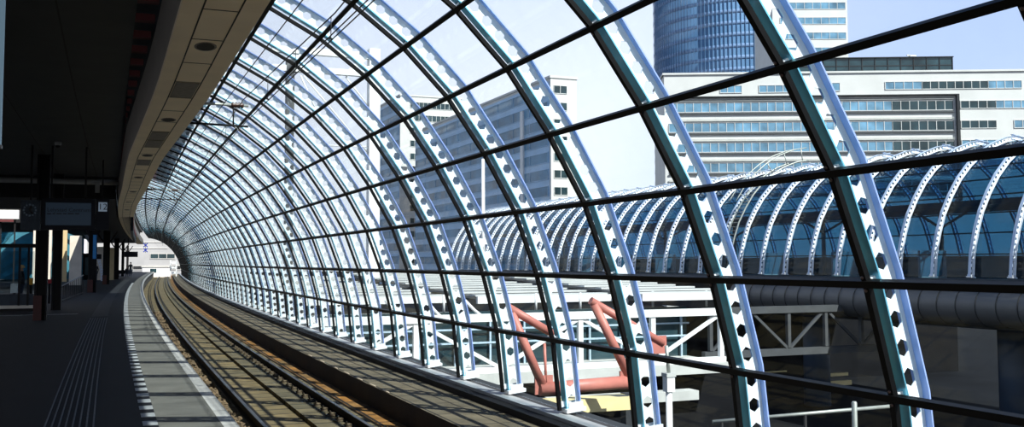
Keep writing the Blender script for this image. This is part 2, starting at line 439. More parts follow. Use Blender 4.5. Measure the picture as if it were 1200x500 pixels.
# horizontal glazing rails
S_A, S_B = S0+RIB_I[0]*DS-.1, S0+RIB_I[-1]*DS+.1
SS_V = frange(S_A, S_B, 1.2)
rail_names = ['lowest black horizontal glazing rail, just above the pale sill']+['%s black horizontal glazing rail up the near vault from the sill' % ordinal(k).capitalize().lower() for k in range(2, 11)]
for q in range(1, NQ):
    p, d, n = secq(q)
    pr = [p+d*(-.030)-n*.058, p+d*.030-n*.058, p+d*.030+n*.016, p+d*(-.030)+n*.016]
    mb = MB(); mb.sweep([(a.x, a.z) for a in pr], SS_V)
    mb.thing('glazing_rail', M['bar'], rail_names[q-1], 'glazing rail', 'black glazing rails of the near vault')
# glass panes
def pane_mb(q, ln):
    a, da, na = secq(q); b, db, nb = secq(q+1); d = (b-a).normalized(); n = Vector((d.z, 0, -d.x))
    a2, b2 = a+d*.026, b-d*.026
    mb = MB(); h = ln/2
    mb.hexa([(a2.x, -h, a2.z), (a2.x, h, a2.z), (b2.x, h, b2.z), (b2.x, -h, b2.z)]+[tuple(v+n*.010) for v in (Vector((a2.x, -h, a2.z)), Vector((a2.x, h, a2.z)), Vector((b2.x, h, b2.z)), Vector((b2.x, -h, b2.z)))])
    return mb, (a+b)/2
ROWS = list(range(0, NQ-1))
N_IND = 30
pane_src = {}
for k in range(len(RIB_I)-1):
    S = S0+(RIB_I[k]+.5)*DS
    if k < N_IND:
        for q in ROWS:
            c = (Q[q]+Q[q+1])/2
            if q not in pane_src:
                mb, c0 = pane_mb(q, DS-.050); bmesh.ops.translate(mb.bm, verts=mb.bm.verts[:], vec=-c)
                o = mb.build('glass_pane', M['glass']); pane_src[q] = o
            else:
                o = pane_src[q].copy(); COL.objects.link(o)
            o.location = cp(S, c.x, c.z); o.rotation_euler = (0, 0, -heading(S))
            where = 'at the right picture edge' if k == 0 else 'left of the %s rib from the right' % ordinal(k)
            tag(o, 'glass pane, %s row up from the sill, %s' % (ordinal(q+1), where), 'glass pane', 'glass panes of the near vault')
mb = MB()
for k in range(N_IND, len(RIB_I)-1):
    S1, S2 = S0+RIB_I[k]*DS+.03, S0+RIB_I[k+1]*DS-.03
    for q in ROWS:
        a, b = Q[q], Q[q+1]; d = (b-a).normalized(); n = Vector((d.z, 0, -d.x)); a, b = a+d*.026, b-d*.026; a3, b3 = a+n*.01, b+n*.01
        mb.hexa([cp(S1, a.x, a.z), cp(S2, a.x, a.z), cp(S2, b.x, b.z), cp(S1, b.x, b.z), cp(S1, a3.x, a3.z), cp(S2, a3.x, a3.z), cp(S2, b3.x, b3.z), cp(S1, b3.x, b3.z)])
tag(mb.thing('far_glass_panes', M['glass'], 'tiny glass panes filling the far half of the near vault', 'glass panes'), kind='stuff')

# ------------------------------------------------------------------ platform and track
SS = frange(-14, 215, 2.0)
SSF = frange(-14, 260, 3.0)
XE = 1.338
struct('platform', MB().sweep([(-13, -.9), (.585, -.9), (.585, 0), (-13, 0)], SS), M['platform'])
M['guide'] = pm('dark_grey_guide_paving', (.016, .018, .021), .7, 0, .2, 4, spec=.2)
struct('platform_edge_strip', MB().sweep([(.585, -.3), (XE-.125, -.3), (XE-.125, 0), (.585, 0)], SS), M['strip'])
struct('trim_1', MB().sweep([(XE-.125, -.16), (XE+.03, -.16), (XE+.03, .004), (XE-.125, .004)], SS), M['edge'], 'white concrete coping along the platform edge')
struct('platform_wall', MB().sweep([(XE-.5, -1.3), (XE-.10, -1.3), (XE-.10, -.165), (XE-.5, -.165)], SS), M['concrete'])
ZB = -2.75+CAMH; ZRH = -2.5155+CAMH; XL = 2.354; XR = XL+1.505
XG = 3.28; XW = 4.78; ZL = -2.36+CAMH
struct('track_bed', MB().sweep([(XE-.3, ZB-.5), (XG, ZB-.5), (XG, ZB), (XE-.3, ZB)], SSF), M['trackbed'])
struct('track_plinth', MB().sweep([(XG, ZB-.5), (XR+.33, ZB-.5), (XR+.33, ZB+.075), (XG+.0, ZB+.075)], SSF), M['plinth'])
struct('drain_strip', MB().sweep([(XR+.33, ZB-.5), (XW, ZB-.5), (XW, ZB-.02), (XR+.33, ZB-.02)], SSF), M['rust'])
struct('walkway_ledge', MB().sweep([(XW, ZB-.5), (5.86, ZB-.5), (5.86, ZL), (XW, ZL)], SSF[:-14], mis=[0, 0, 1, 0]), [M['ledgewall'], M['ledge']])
struct('trim_2', MB().sweep([(5.86, ZB-.5), (6.06, ZB-.5), (6.06, ZL+.10), (5.86, ZL+.10)], SSF[:-14]), M['kerb'], 'black kerb along the foot of the glass')
struct('trim_3', MB().sweep([(6.06, ZB-.6), (6.30, ZB-.6), (6.30, BASE.z-.045), (6.06, BASE.z-.045)], SSF[:-14]), M['sill'], 'pale sill carrying the rib feet')
struct('outer_ledge', MB().sweep([(6.30, ZB-.6), (6.66, ZB-.6), (6.66, BASE.z-.06), (6.30, BASE.z-.06)], SSF[:-14]), M['conc_dark'])
# pale chips on the walkway edge, raised joint covers
for j, S in enumerate([17.6, 18.6, 19.7, 20.9, 22.1, 23.6, 25.2]):
    mb = MB()
    pts = [(S+.02, .00), (S+.2, .05), (S+.45, .04), (S+.62, .012), (S+.45, .0), (S+.2, -.0)]
    lo = [cp(s, XW+.01+w, ZL+.0005) for s, w in pts]; up = [cp(s, XW+.012+w*.8, ZL+.012) for s, w in pts]
    a = [mb.v(p) for p in lo]; b = [mb.v(p) for p in up]
    mb.bm.faces.new(a[::-1]); mb.bm.faces.new(b)
    for k in range(6): mb.bm.faces.new((a[k], a[(k+1) % 6], b[(k+1) % 6], b[k]))
    mb.thing('edge_chip', M['chip'], 'pale chip on the walkway edge left of the glass, %s from the front' % ordinal(j+1), 'chip', 'pale chips on the walkway edge')
# white dashes
DASH_S = frange(9.0, 92.0, .62)
dmb = MB(); p = (-.08, -.17, 0)
dmb.box((-.075, -.15, 0), (.075, .15, .004))
dash0 = dmb.build('white_dash', M['paint'])
for j, S in enumerate(DASH_S):
    o = dash0 if j == 0 else dash0.copy()
    if j: COL.objects.link(o)
    o.location = cp(S, .508, .0005); o.rotation_euler = (0, 0, -heading(S))
    tag(o, 'white painted dash on the platform edge line, %s from the front' % (ordinal(j+1) if j < 89 else 'one of the farthest'), 'painted dash', 'white dashes of the platform edge line')
# tactile guiding strip: eight ribs
for j in range(8):
    x = -.53+j*.068
    MB().sweep([(x-.009, .0005), (x+.009, .0005), (x+.007, .006), (x-.007, .006)], frange(6, 34, 2)).thing('tactile_rib', M['tactile'], 'pale tactile guiding rib on the dark platform, %s from the left' % ordinal(j+1), 'tactile rib', 'tactile guiding ribs')
MB().sweep([(-.54, .0005), (-.05, .0005), (-.05, .005), (-.54, .005)], frange(34.8, 110, 4)).thing('guide_paving', M['guide'], 'smooth grey guide path continuing beyond the tactile ribs', 'paving strip')
mb = MB(); mb.box((-4.5, 36.9, .0005), (-.6, 37.05, .004)); mb.thing('cross_line', M['paint'], 'thin pale line across the dark platform behind the first column', 'painted line')
# rails
def rail_prof(x, z):
    return [(x-.07, z-.16), (x+.07, z-.16), (x+.07, z-.145), (x+.012, z-.125), (x+.010, z-.045), (x+.036, z-.035), (x+.036, z-.006), (x+.028, z), (x-.028, z), (x-.036, z-.006), (x-.036, z-.035), (x-.010, z-.045), (x-.012, z-.125), (x-.07, z-.145)]
for x, nm in ((XL, 'left running rail beside the platform'), (XR, 'right running rail beside the walkway ledge')):
    mb = MB(); mb.sweep(rail_prof(x, ZRH), SSF, mis=[0]*7+[1]+[0]*6)
    mb.thing('rail', [M['rail'], M['railhead']], 'steel %s, worn bright on top' % nm, 'rail', 'running rails')
# rail clips
def make_clip():
    r = empty('rail_clip', (0, 0, 0), 'rusty rail fastening clip along a running rail', 'rail clip', 'rail fastening clips')
    MB().box((-.10, -.075, 0), (.075, .075, .022)).build('base_plate', M['clip'], r)
    MB().tube([(-.03, 0, .02), (-.03, 0, .075), (-.03, 0, .09)], [.016, .016, .009], 8).build('bolt', M['clip'], r)
    MB().tube([(-.07, -.045, .03), (-.02, -.05, .045), (.05, -.03, .04), (.06, 0, .038), (.05, .03, .04), (-.02, .05, .045), (-.07, .045, .03)], .010, 6).build('spring', M['clip'], r)
    return r
clip0 = make_clip(); first = True
for x, z in ((XR-.12, ZB+.076), (XL+.12, ZB+.001)):
    for S in frange(13.0, 52.0, .65):
        r = clip0 if first else copy_tree(clip0); first = False
        r.location = cp(S, x, z); r.rotation_euler = (0, 0, -heading(S)+(PI if x < 3 else 0))
        r['label'] = 'rusty rail fastening clip on the inner side of the %s rail' % ('right' if x > 3 else 'left')
        r['group'] = 'clips of the %s rail' % ('right' if x > 3 else 'left')
# ballast beside the platform
mb = MB()
for k in range(5200):
    S = 11+48*random.random()**1.6; x = random.uniform(XE+.06, XL-.13); s = random.uniform(.028, .062)
    c = cp(S, x, ZB+.012+random.uniform(0, .05)+.05*max(0, 1-(x-XE)/.5))
    R = Matrix.Rotation(random.random()*6.3, 3, Vector((random.gauss(0, 1), random.gauss(0, 1), random.gauss(0, 1)+.01)).normalized())
    pts = [(1, 0, 0), (-1, 0, 0), (0, 1, 0), (0, -1, 0), (0, 0, .8), (0, 0, -.8)]
    vs = [mb.v(c+R @ Vector(q)*s*random.uniform(.7, 1.15)) for q in pts]
    for t in ((0, 2, 4), (2, 1, 4), (1, 3, 4), (3, 0, 4), (2, 0, 5), (1, 2, 5), (3, 1, 5), (0, 3, 5)): mb.bm.faces.new([vs[i] for i in t])
tag(mb.thing('ballast_stones', M['stone'], 'brown ballast stones between platform wall and left rail', 'ballast'), kind='stuff')

# ------------------------------------------------------------------ roof beam, ceiling, canopy
def interp(tab, s):
    if s <= tab[0][0]: return tab[0][1]
    for (a, b), (c, d) in zip(tab, tab[1:]):
        if s <= c: return b+(d-b)*(s-a)/(c-a)
    return tab[-1][1]
BO = [(-14, 0), (14, 0), (16.5, -.03), (20.7, -.13), (25.3, -.25), (36, -.36), (46, -.55), (59, -.68), (82, -.72), (150, -.8)]
boff = lambda s: interp(BO, s)
BZ = 2.5+CAMH; S_R = 142.0
SB = frange(-14, S_R, 1.5)
XB0, XB1 = .66, 1.44
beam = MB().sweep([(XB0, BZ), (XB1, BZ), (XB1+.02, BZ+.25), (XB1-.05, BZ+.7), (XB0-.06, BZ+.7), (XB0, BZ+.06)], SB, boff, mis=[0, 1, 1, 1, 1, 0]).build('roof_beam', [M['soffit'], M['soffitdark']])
tag(beam, 'tan clad edge beam of the platform roof, curving into the distance', kind='structure')
# soffit panel seams, downlights and speaker grilles
def on_soffit(name, poly, m, dz0=-.012, dz1=.002):
    mb = MB(); n = len(poly)
    a = [mb.v(cp(S, x+boff(S), BZ+dz0)) for S, x in poly]; b = [mb.v(cp(S, x+boff(S), BZ+dz1)) for S, x in poly]
    mb.bm.faces.new(a); mb.bm.faces.new(b[::-1])
    for k in range(n): mb.bm.faces.new((a[k], a[(k+1) % n], b[(k+1) % n], b[k]))
    return mb.build(name, m, beam)
XS0, XS1 = .865, 1.215
for x in (XS0, XS1):
    MB().sweep([(x-.008, BZ-.004), (x+.008, BZ-.004), (x+.008, BZ+.002), (x-.008, BZ+.002)], SB, boff).build('panel_seam', M['seam'], beam)
SP = frange(8.7, 95, 1.42)
for j, S in enumerate(SP):
    on_soffit('panel_seam', [(S-.010, XS0), (S-.010, XS1), (S+.010, XS1), (S+.010, XS0)], M['seam'], -.004)
for S in (11.9, 18.3, 24.6, 31.0, 37.4, 43.8, 50.2):
    c = S; pts = [(c+.20*math.cos(t*PI/8), 1.05+.10*math.sin(t*PI/8)) for t in range(16)]
    on_soffit('downlight', pts, M['seam'], -.010)
    pts = [(c+.235*math.cos(t*PI/8), 1.05+.125*math.sin(t*PI/8)) for t in range(16)]
    on_soffit('downlight_rim', pts, M['grille'], -.006)
for k in (4, 8, 9, 12):
    on_soffit('speaker_grille', [(SP[k]+.05, XS0+.02), (SP[k]+.05, XS1-.02), (SP[k+1]-.06, XS1-.02), (SP[k+1]-.06, XS0+.02)], M['grille'], -.008)
CZ = 3.3+CAMH
struct('ceiling', MB().sweep([(-12.5, CZ), (.33, CZ), (.33, CZ+.2), (-12.5, CZ+.2)], frange(-14, 41, 2), lambda s: boff(s)*.25), M['ceiling'])
HOLE = (53.0, 71.0)      # open light well over the stairs
def roofed(name, x1, z0, z1, s0, s1, m, off=None):
    for a, b, x0 in ((s0, HOLE[0], -12.5), (HOLE[0], HOLE[1], -.8), (HOLE[1], 93.0, -12.5), (93.0, s1, -4.2)):
        if b > a: struct(name, MB().sweep([(x0, z0), (x1, z0), (x1, z1), (x0, z1)], frange(a, b, 1.8), off), m)
roofed('ceiling_upper', 1.0, CZ+.55, CZ+.75, -14, S_R, M['black'], boff)
roofed('roof', .52, CZ+.76, CZ+1.1, -14, S_R, M['roof'])
fl0, fl1 = catmull(8, .12), Q[10]
fl = [catmull(8, .12), catmull(8, .55), Q[9], catmull(9, .5), Q[10]]
fn = [Vector((.5, 0, .866)), Vector((.43, 0, .90)), Vector((.30, 0, .954)), Vector((.22, 0, .975)), Vector((.15, 0, .989))]
prf = [p+n*.33 for p, n in zip(fl, fn)]+[p+n*.36 for p, n in list(zip(fl, fn))[::-1]]
struct('shadow_sheet', MB().sweep([(p.x, p.z) for p in prf], frange(-.5, 56, 2)), M['tube'])  # added unseen sheet, shaped to cast the shadow edge along the platform
# dark red joists in the slot between ceiling and beam
for j, S in enumerate(frange(8, 41, 1.1)):
    a, b = cp(S, .33, CZ+.10), cp(S, XB0+boff(S)-.06, BZ+.6)
    MB().bar((a.x, a.y, CZ+.1), (b.x, b.y, CZ+.1), .16, .10).thing('slot_joist', M['ceilframe'], 'dark red cross joist in the slot beside the tan beam, %s from the front' % ordinal(j+1), 'joist', 'dark red joists beside the tan beam')
# ceiling seams
for x in (-.62, -1.9):
    MB().sweep([(x-.012, CZ-.006), (x+.012, CZ-.006), (x+.012, CZ), (x-.012, CZ)], frange(8, 40.9, 2)).thing('ceiling_joint', M['seam'], 'thin dark lengthwise joint in the ceiling, %s' % ('nearer the tan beam' if x > -1 else 'farther from the tan beam'), 'ceiling joint')
# ceiling beyond the tube, lower dark downstand
roofed('ceiling_far', .55, 2.62+CAMH, 3.5+CAMH, 44, S_R-1, M['black'], boff)
mb = MB(); mb.box((-12.9, -14.4, -1.2), (1.2, -14.1, CZ+.8)); struct('wall_back_blocker', mb, M['wall'])  # unseen wall added behind the camera to block light
# cross tube and hangers
SR = 40.2
a, b = cp(SR, -6.5, 3.02+CAMH), cp(SR, .34, 3.02+CAMH)
cross = empty('cross_tube', (b.x, b.y, b.z), 'grey round tube crossing under the ceiling above the signs', 'tube')
MB().tube([a, b], .10, 16).build('pipe', M['tube'], cross)
for px in (49, 114):
    p = at_y(px, 222, SR-.4)
    MB().bar((p.x, p.y+.3, 3.0+CAMH), (p.x, p.y+.3, 2.62+CAMH), .16, .12, (0, 1, 0)).build('clamp', M['tube'], cross)
# security camera
r = ray(68, 166); p = Vector((0, 0, CAMH))+r*((CZ-CAMH)/r.z)
cm = empty('dome_camera', p, 'small grey dome camera hanging from the dark ceiling', 'camera')
mb = MB(); mb.lathe((p.x, p.y, p.z-.10), [(.06, .0), (.09, .02), (.09, .10)], 14); mb.build('housing', M['tube'], cm)
mb = MB(); mb.lathe((p.x, p.y, p.z-.17), [(.01, 0), (.04, .012), (.06, .04), (.06, .07)], 14); mb.build('dome', M['black'], cm)
# hanging lamp at the left edge
p0, p1 = at(2, 0, 8.0), at(2, 171, 8.0)
lm = empty('hanging_light_panel', (p0.x-.12, p0.y, p1.z), 'pale blue-grey hanging light panel at the left picture edge', 'light panel')
c0 = p0
MB().box((c0.x-.30, c0.y-.03, p1.z), (c0.x+.026, c0.y+.03, 3.3+CAMH-.01)).build('panel', M['lamp'], lm)
MB().box((c0.x-.31, c0.y-.04, p1.z-.03), (c0.x+.034, c0.y+.04, p1.z-.002)).build('bottom_rail', M['tube'], lm)

# ------------------------------------------------------------------ signs
Y = 30.6
def R2(px0, py0, px1, py1, y0, y1, mb=None, Yp=Y):
    a, b = at_y(px0, py1, Yp), at_y(px1, py0, Yp); mb = mb or MB()
    return mb.box((a.x, y0, a.z), (b.x, y1, b.z))
def text_mesh(body, size, name, mat, parent, px, py, Yp, right=False, center=False):
    cu = bpy.data.curves.new(name, 'FONT'); cu.body = body; cu.size = size; cu.extrude = .004
    if center: cu.align_x = 'CENTER'; cu.align_y = 'CENTER'
    t = bpy.data.objects.new(name, cu); COL.objects.link(t)
    dg = bpy.context.evaluated_depsgraph_get()
    me = bpy.data.meshes.new_from_object(t.evaluated_get(dg)); bpy.data.objects.remove(t); bpy.data.curves.remove(cu)
    me.materials.clear(); me.materials.append(mat)
    o = bpy.data.objects.new(name, me); COL.objects.link(o); o.parent = parent
    p = at_y(px, py, Yp)-worldloc(parent); o.location = p; o.rotation_euler = (PI/2, 0, 0)
    return o
b = at_y(80, 268, Y)
sg = empty('departure_sign', (b.x, Y, b.z), 'black departure board with a dim blue display hanging over the platform', 'departure board')
R2(48, 233, 112, 269, Y, Y+.28).build('case', M['signbox'], sg)
R2(53, 238, 107, 263.5, Y-.012, Y-.001).build('display', M['display'], sg)
text_mesh('Lelystad Centrum', .155, 'lettering', M['text'], sg, 55, 247.5, Y-.016)
mb = MB(); rnd = random.Random(3); x = 55
for w in (5, 3, 6, 4, 7, 5):
    R2(x, 249.6, x+w, 250.8, Y-.018, Y-.013, mb); x += w+1.6
mb.build('small_lettering', M['text'], sg)
for px in (60, 100):
    p = at_y(px, 234, Y); MB().bar((p.x, Y+.1, p.z), (p.x, Y+.1, CZ), .05).build('hanger', M['black'], sg)
b = at_y(120, 268, Y)
ns = empty('platform_number_sign', (b.x, Y, b.z), 'dark blue sign with a white 12 right of the departure board', 'platform number')
R2(112.4, 233, 128, 269, Y, Y+.28).build('case', M['signbox'], ns)
pl = R2(115.2, 237, 125.6, 247.6, Y-.012, Y-.001).build('number_plate', M['number'], ns)
text_mesh('12', .25, 'numerals', M['text'], ns, 120.4, 242.4, Y-.016, center=True)
p = at_y(120, 234, Y); MB().bar((p.x, Y+.1, p.z), (p.x, Y+.1, 2.95+CAMH), .05).build('hanger', M['black'], ns)
b = at_y(36, 269, Y)
ck = empty('station_clock', (b.x, Y, b.z), 'square blue-grey station clock left of the departure board', 'clock')
R2(23.5, 234.5, 47.6, 269.5, Y, Y+.25).build('case', M['clockbox'], ck)
c = at_y(34.8, 246, Y-.01); rad = (at_y(43, 246, Y-.01)-c).x
for h in range(12):
    t = h*PI/6; u = Vector((math.sin(t), 0, math.cos(t)))
    MB().bar(c+u*rad*.74, c+u*rad, (.05 if h % 3 == 0 else .038), .012, (0, 1, 0)).build('hour_mark', M['clockface'], ck)
MB().bar(c+Vector((0, -.014, 0)), c+Vector((math.sin(.35), 0, math.cos(.35)))*rad*.7+Vector((0, -.014, 0)), .06, .01, (0, 1, 0)).build('hour_hand', M['text'], ck)
MB().bar(c+Vector((0, -.026, 0)), c+Vector((math.sin(2.5), 0, math.cos(2.5)))*rad*.8+Vector((0, -.026, 0)), .045, .01, (0, 1, 0)).build('minute_hand', M['text'], ck)
p = at_y(36, 235, Y); MB().bar((p.x, Y+.1, p.z), (p.x, Y+.1, CZ), .05).build('hanger', M['black'], ck)

# ------------------------------------------------------------------ columns
def column(px, py, w, label, red=True, topz=None, flare=True):
    r = ray(px, py); t = -CAMH/r.z; g = Vector((0, 0, CAMH))+r*t; g.z = 0
    W = w/F*t*.98
    e = empty('platform_column', (g.x, g.y, 0), label, 'column', 'dark columns along the platform')
    H = topz or (2.60+CAMH)
    mb = MB(); d = W/2
    # H-section shaft
    mb.box((g.x-d, g.y-d, 0), (g.x-d+.05, g.y+d, H)); mb.box((g.x+d-.05, g.y-d, 0), (g.x+d, g.y+d, H)); mb.box((g.x-d+.05, g.y-.03, 0), (g.x+d-.05, g.y+.03, H))
    mb.build('shaft', M['black'], e)
    if red:
        mb = MB(); mb.box((g.x-d-.02, g.y-d-.02, .0), (g.x+d*.2, g.y-d-.001, .75)); mb.box((g.x-d-.02, g.y-d-.001, 0), (g.x-d-.001, g.y+d, .75)); mb.build('base_guard', M['redbase'], e)['label'] = 'dark red base guard'
    if flare:
        for s in (-1, 1):
            mb = MB(); mb.bar((g.x+s*d, g.y, H-.9), (g.x+s*(d+.55), g.y, H-.05), .12, .2, (0, 1, 0)); mb.build('bracket', M['black'], e)
    return g, t
column(47, 375, 14, 'dark steel column with dark red base, nearest on the platform', True, CZ, False)
column(65.5, 363, 11, 'dark steel column right behind the nearest one', False, CZ, False)
column(107.5, 342.5, 9.5, 'dark steel column in front of the standing dark figure')
column(124, 333, 7.5, 'dark steel column just left of the beige lit panel')
column(136, 327, 5.5, 'dark steel column just right of the beige lit panel', False)
column(143.5, 323.5, 3.2, 'slim dark post left of the seated figures', False)
column(149, 321.5, 2.6, 'slim dark post between the seated and the farthest standing figures', False)

# white pillars of the stair enclosure
def slab_px(x0, y0, x1, y1, Yp, th, name, mat, label, cat, group=None):
    a, b = at_y(x0, y1, Yp), at_y(x1, y0, Yp)
    return MB().box((a.x, Yp, max(a.z, 0) if y1 > 310 else a.z), (b.x, Yp+th, b.z)).thing(name, mat, label, cat, group)
slab_px(37.5, 268, 43, 332, 70, .6, 'wall_pillar', M['sun_white'], 'narrow white wall pier left of the nearest column', 'pillar', 'pale wall piers behind the columns')
slab_px(54, 268, 61, 330, 70, .6, 'wall_pillar', M['sun_white'], 'white wall pier between the two nearest columns', 'pillar', 'pale wall piers behind the columns')
slab_px(71.5, 268, 79, 330, 68, .8, 'wall_pillar', M['beige'], 'tan wall pier left of the wide white pier', 'pillar', 'pale wall piers behind the columns')
slab_px(80.5, 276, 96, 334, 66, 1.2, 'wall_pillar', M['sun_white'], 'wide white pier with slanting shadows behind the stair railing', 'pillar', 'pale wall piers behind the columns')
slab_px(126, 290, 134, 328, 105, 1.0, 'partition_wall', M['beige'], 'beige sunlit partition between two far columns', 'partition')
slab_px(111, 289, 122, 328, 103, .5, 'partition_wall', M['sun_white'], 'white partition right of the blue banner', 'partition')
a, b = at_y(96.5, 330, 112), at_y(125.5, 298, 112)
ks = empty('dark_infill', ((a.x+b.x)/2, 112, 0), 'dark glazed block added between the far columns', 'block')  # block added to darken the bright gap between the columns
MB().box((a.x, 112, 0), (b.x, 114, b.z)).build('body', M['wall'], ks)
MB().box((a.x+.2, 111.97, .5), (b.x-.2, 111.999, b.z-.3)).build('window', M['winglass_dark'], ks)
MB().box((a.x-.2, 111.8, b.z), (b.x+.2, 114.2, b.z+.12)).build('roof', M['black'], ks)
# blue banner
bn = at_y(110.5, 303, 58)
e = empty('blue_banner', bn, 'bright blue banner beside a dark column', 'banner')
R2(108.5, 275, 113.2, 303, 58, 58.12, None, 58).build('cloth', M['blue'], e)
p = at_y(110.8, 276, 58); MB().bar((p.x, 58.06, p.z), (p.x, 58.06, 2.62+CAMH), .06).build('hanger', M['black'], e)
R2(113.5, 297.6, 119, 303.4, 98, 98.2, None, 98).thing('small_hanging_sign', M['signbox'], 'small dark hanging sign under the white fascia band', 'sign')
e = at_y(154, 301, 112)
fs = empty('far_departure_board', (e.x, 112, e.z), 'dark departure board hanging above the far figures', 'departure board')
R2(145.5, 294.6, 161.5, 301, 112, 112.3, None, 112).build('case', M['signbox'], fs)
p = at_y(150, 295, 112); MB().bar((p.x, 112.1, p.z), (p.x, 112.1, 2.6+CAMH), .06).build('hanger', M['black'], fs)

# stair railing
e0, e1 = at_y(72, 336, 48), at_y(97, 336, 60)
rl = empty('stair_railing', (e0.x, 48, 0), 'dark stair railing with thin balusters behind the two nearest columns', 'railing')
a, b = Vector((e0.x, 48, .0)), Vector((e1.x, 60, .0))
MB().tube([a+Vector((0, 0, .72)), b+Vector((0, 0, 1.05))], .03, 8).build('handrail', M['tube'], rl)
MB().bar(a+Vector((0, 0, .1)), b+Vector((0, 0, .1)), .04).build('bottom_rail', M['black'], rl)
for k in range(15):
    p = a.lerp(b, k/14); MB().tube([p, p+Vector((0, 0, .72+.33*k/14))], .016, 6).build('baluster', M['black'], rl)

# waiting shelter on the left
Ys = 40.0
A = at_y(-12, 357, Ys); B = at_y(39, 356, Ys)
sh = empty('waiting_shelter', (B.x, Ys, 0), 'glazed waiting shelter on a white plinth at the left edge', 'shelter')
MB().box((A.x, Ys, .0), (B.x, Ys+.35, .10)).build('dark_base', M['black'], sh)
MB().box((A.x, Ys-.02, .10), (B.x, Ys+.35, .20)).build('plinth', M['sun_white'], sh)['label'] = 'white plinth'
MB().box((A.x, Ys+.05, .22), (B.x, Ys+.09, .62)).build('lower_panel', M['clockbox'], sh)
MB().box((A.x, Ys+.05, .64), (B.x, Ys+.07, 2.15)).build('glass_panel', M['glass_clear'], sh)
for px in (-8, 22, 32.5):
    q = at_y(px, 340, Ys); MB().box((q.x-.035, Ys+.02, .2), (q.x+.035, Ys+.12, 2.3)).build('post', M['black'], sh)
MB().box((A.x, Ys, 2.3), (B.x+.1, Ys+1.6, 2.42)).build('roof', M['black'], sh)
mb = MB(); mb.box((A.x, Ys-3.2, .0006), (B.x-.15, Ys-2.9, .004)); mb.thing('floor_light_strip', M['paint'], 'pale strip on the floor in front of the shelter', 'floor strip')
def on_post(px0, py0, px1, py1, y, th, name, mat, part, label, cat):
    a, b = at_y(px0, py1, y), at_y(px1, py0, y); x = (a.x+b.x)/2
    e = empty(name, (x, y+th/2, 0), label, cat)
    R2(px0, py0, px1, py1, y, y+th, None, y).build(part, mat, e)
    MB().box((x-.05, y+th/2-.05, 0), (x+.05, y+th/2+.05, a.z)).build('post', M['black'], e)
on_post(12, 332, 20.5, 343, 44, .5, 'litter_bin', M['white'], 'bin_body', 'small pale bin behind the shelter glass', 'bin')
on_post(33.5, 325.5, 38.5, 333.5, 45, .3, 'card_reader', M['yellow'], 'reader_box', 'orange-yellow card reader left of the nearest column', 'card reader')
on_post(54, 327, 62, 332, 47, .2, 'red_sign', M['red'], 'board', 'small red sign between the two nearest columns', 'sign')
a, b = at_y(-4, 256, 64), at_y(22, 246, 64)
bf = empty('lit_canopy', ((a.x+b.x)/2, 64, 0), 'bright white canopy edge with a red stripe, left of the station clock', 'canopy')
R2(-4, 246, 22, 256, 64, 64.6, None, 64).build('fascia', M['white'], bf)
R2(-4, 257.2, 16, 259.6, 63.9, 64.2, None, 64).build('red_stripe', M['redstripe'], bf)
for x in (a.x+.2, b.x-.2): MB().box((x-.04, 64.25, 0), (x+.04, 64.33, a.z)).build('post', M['black'], bf)


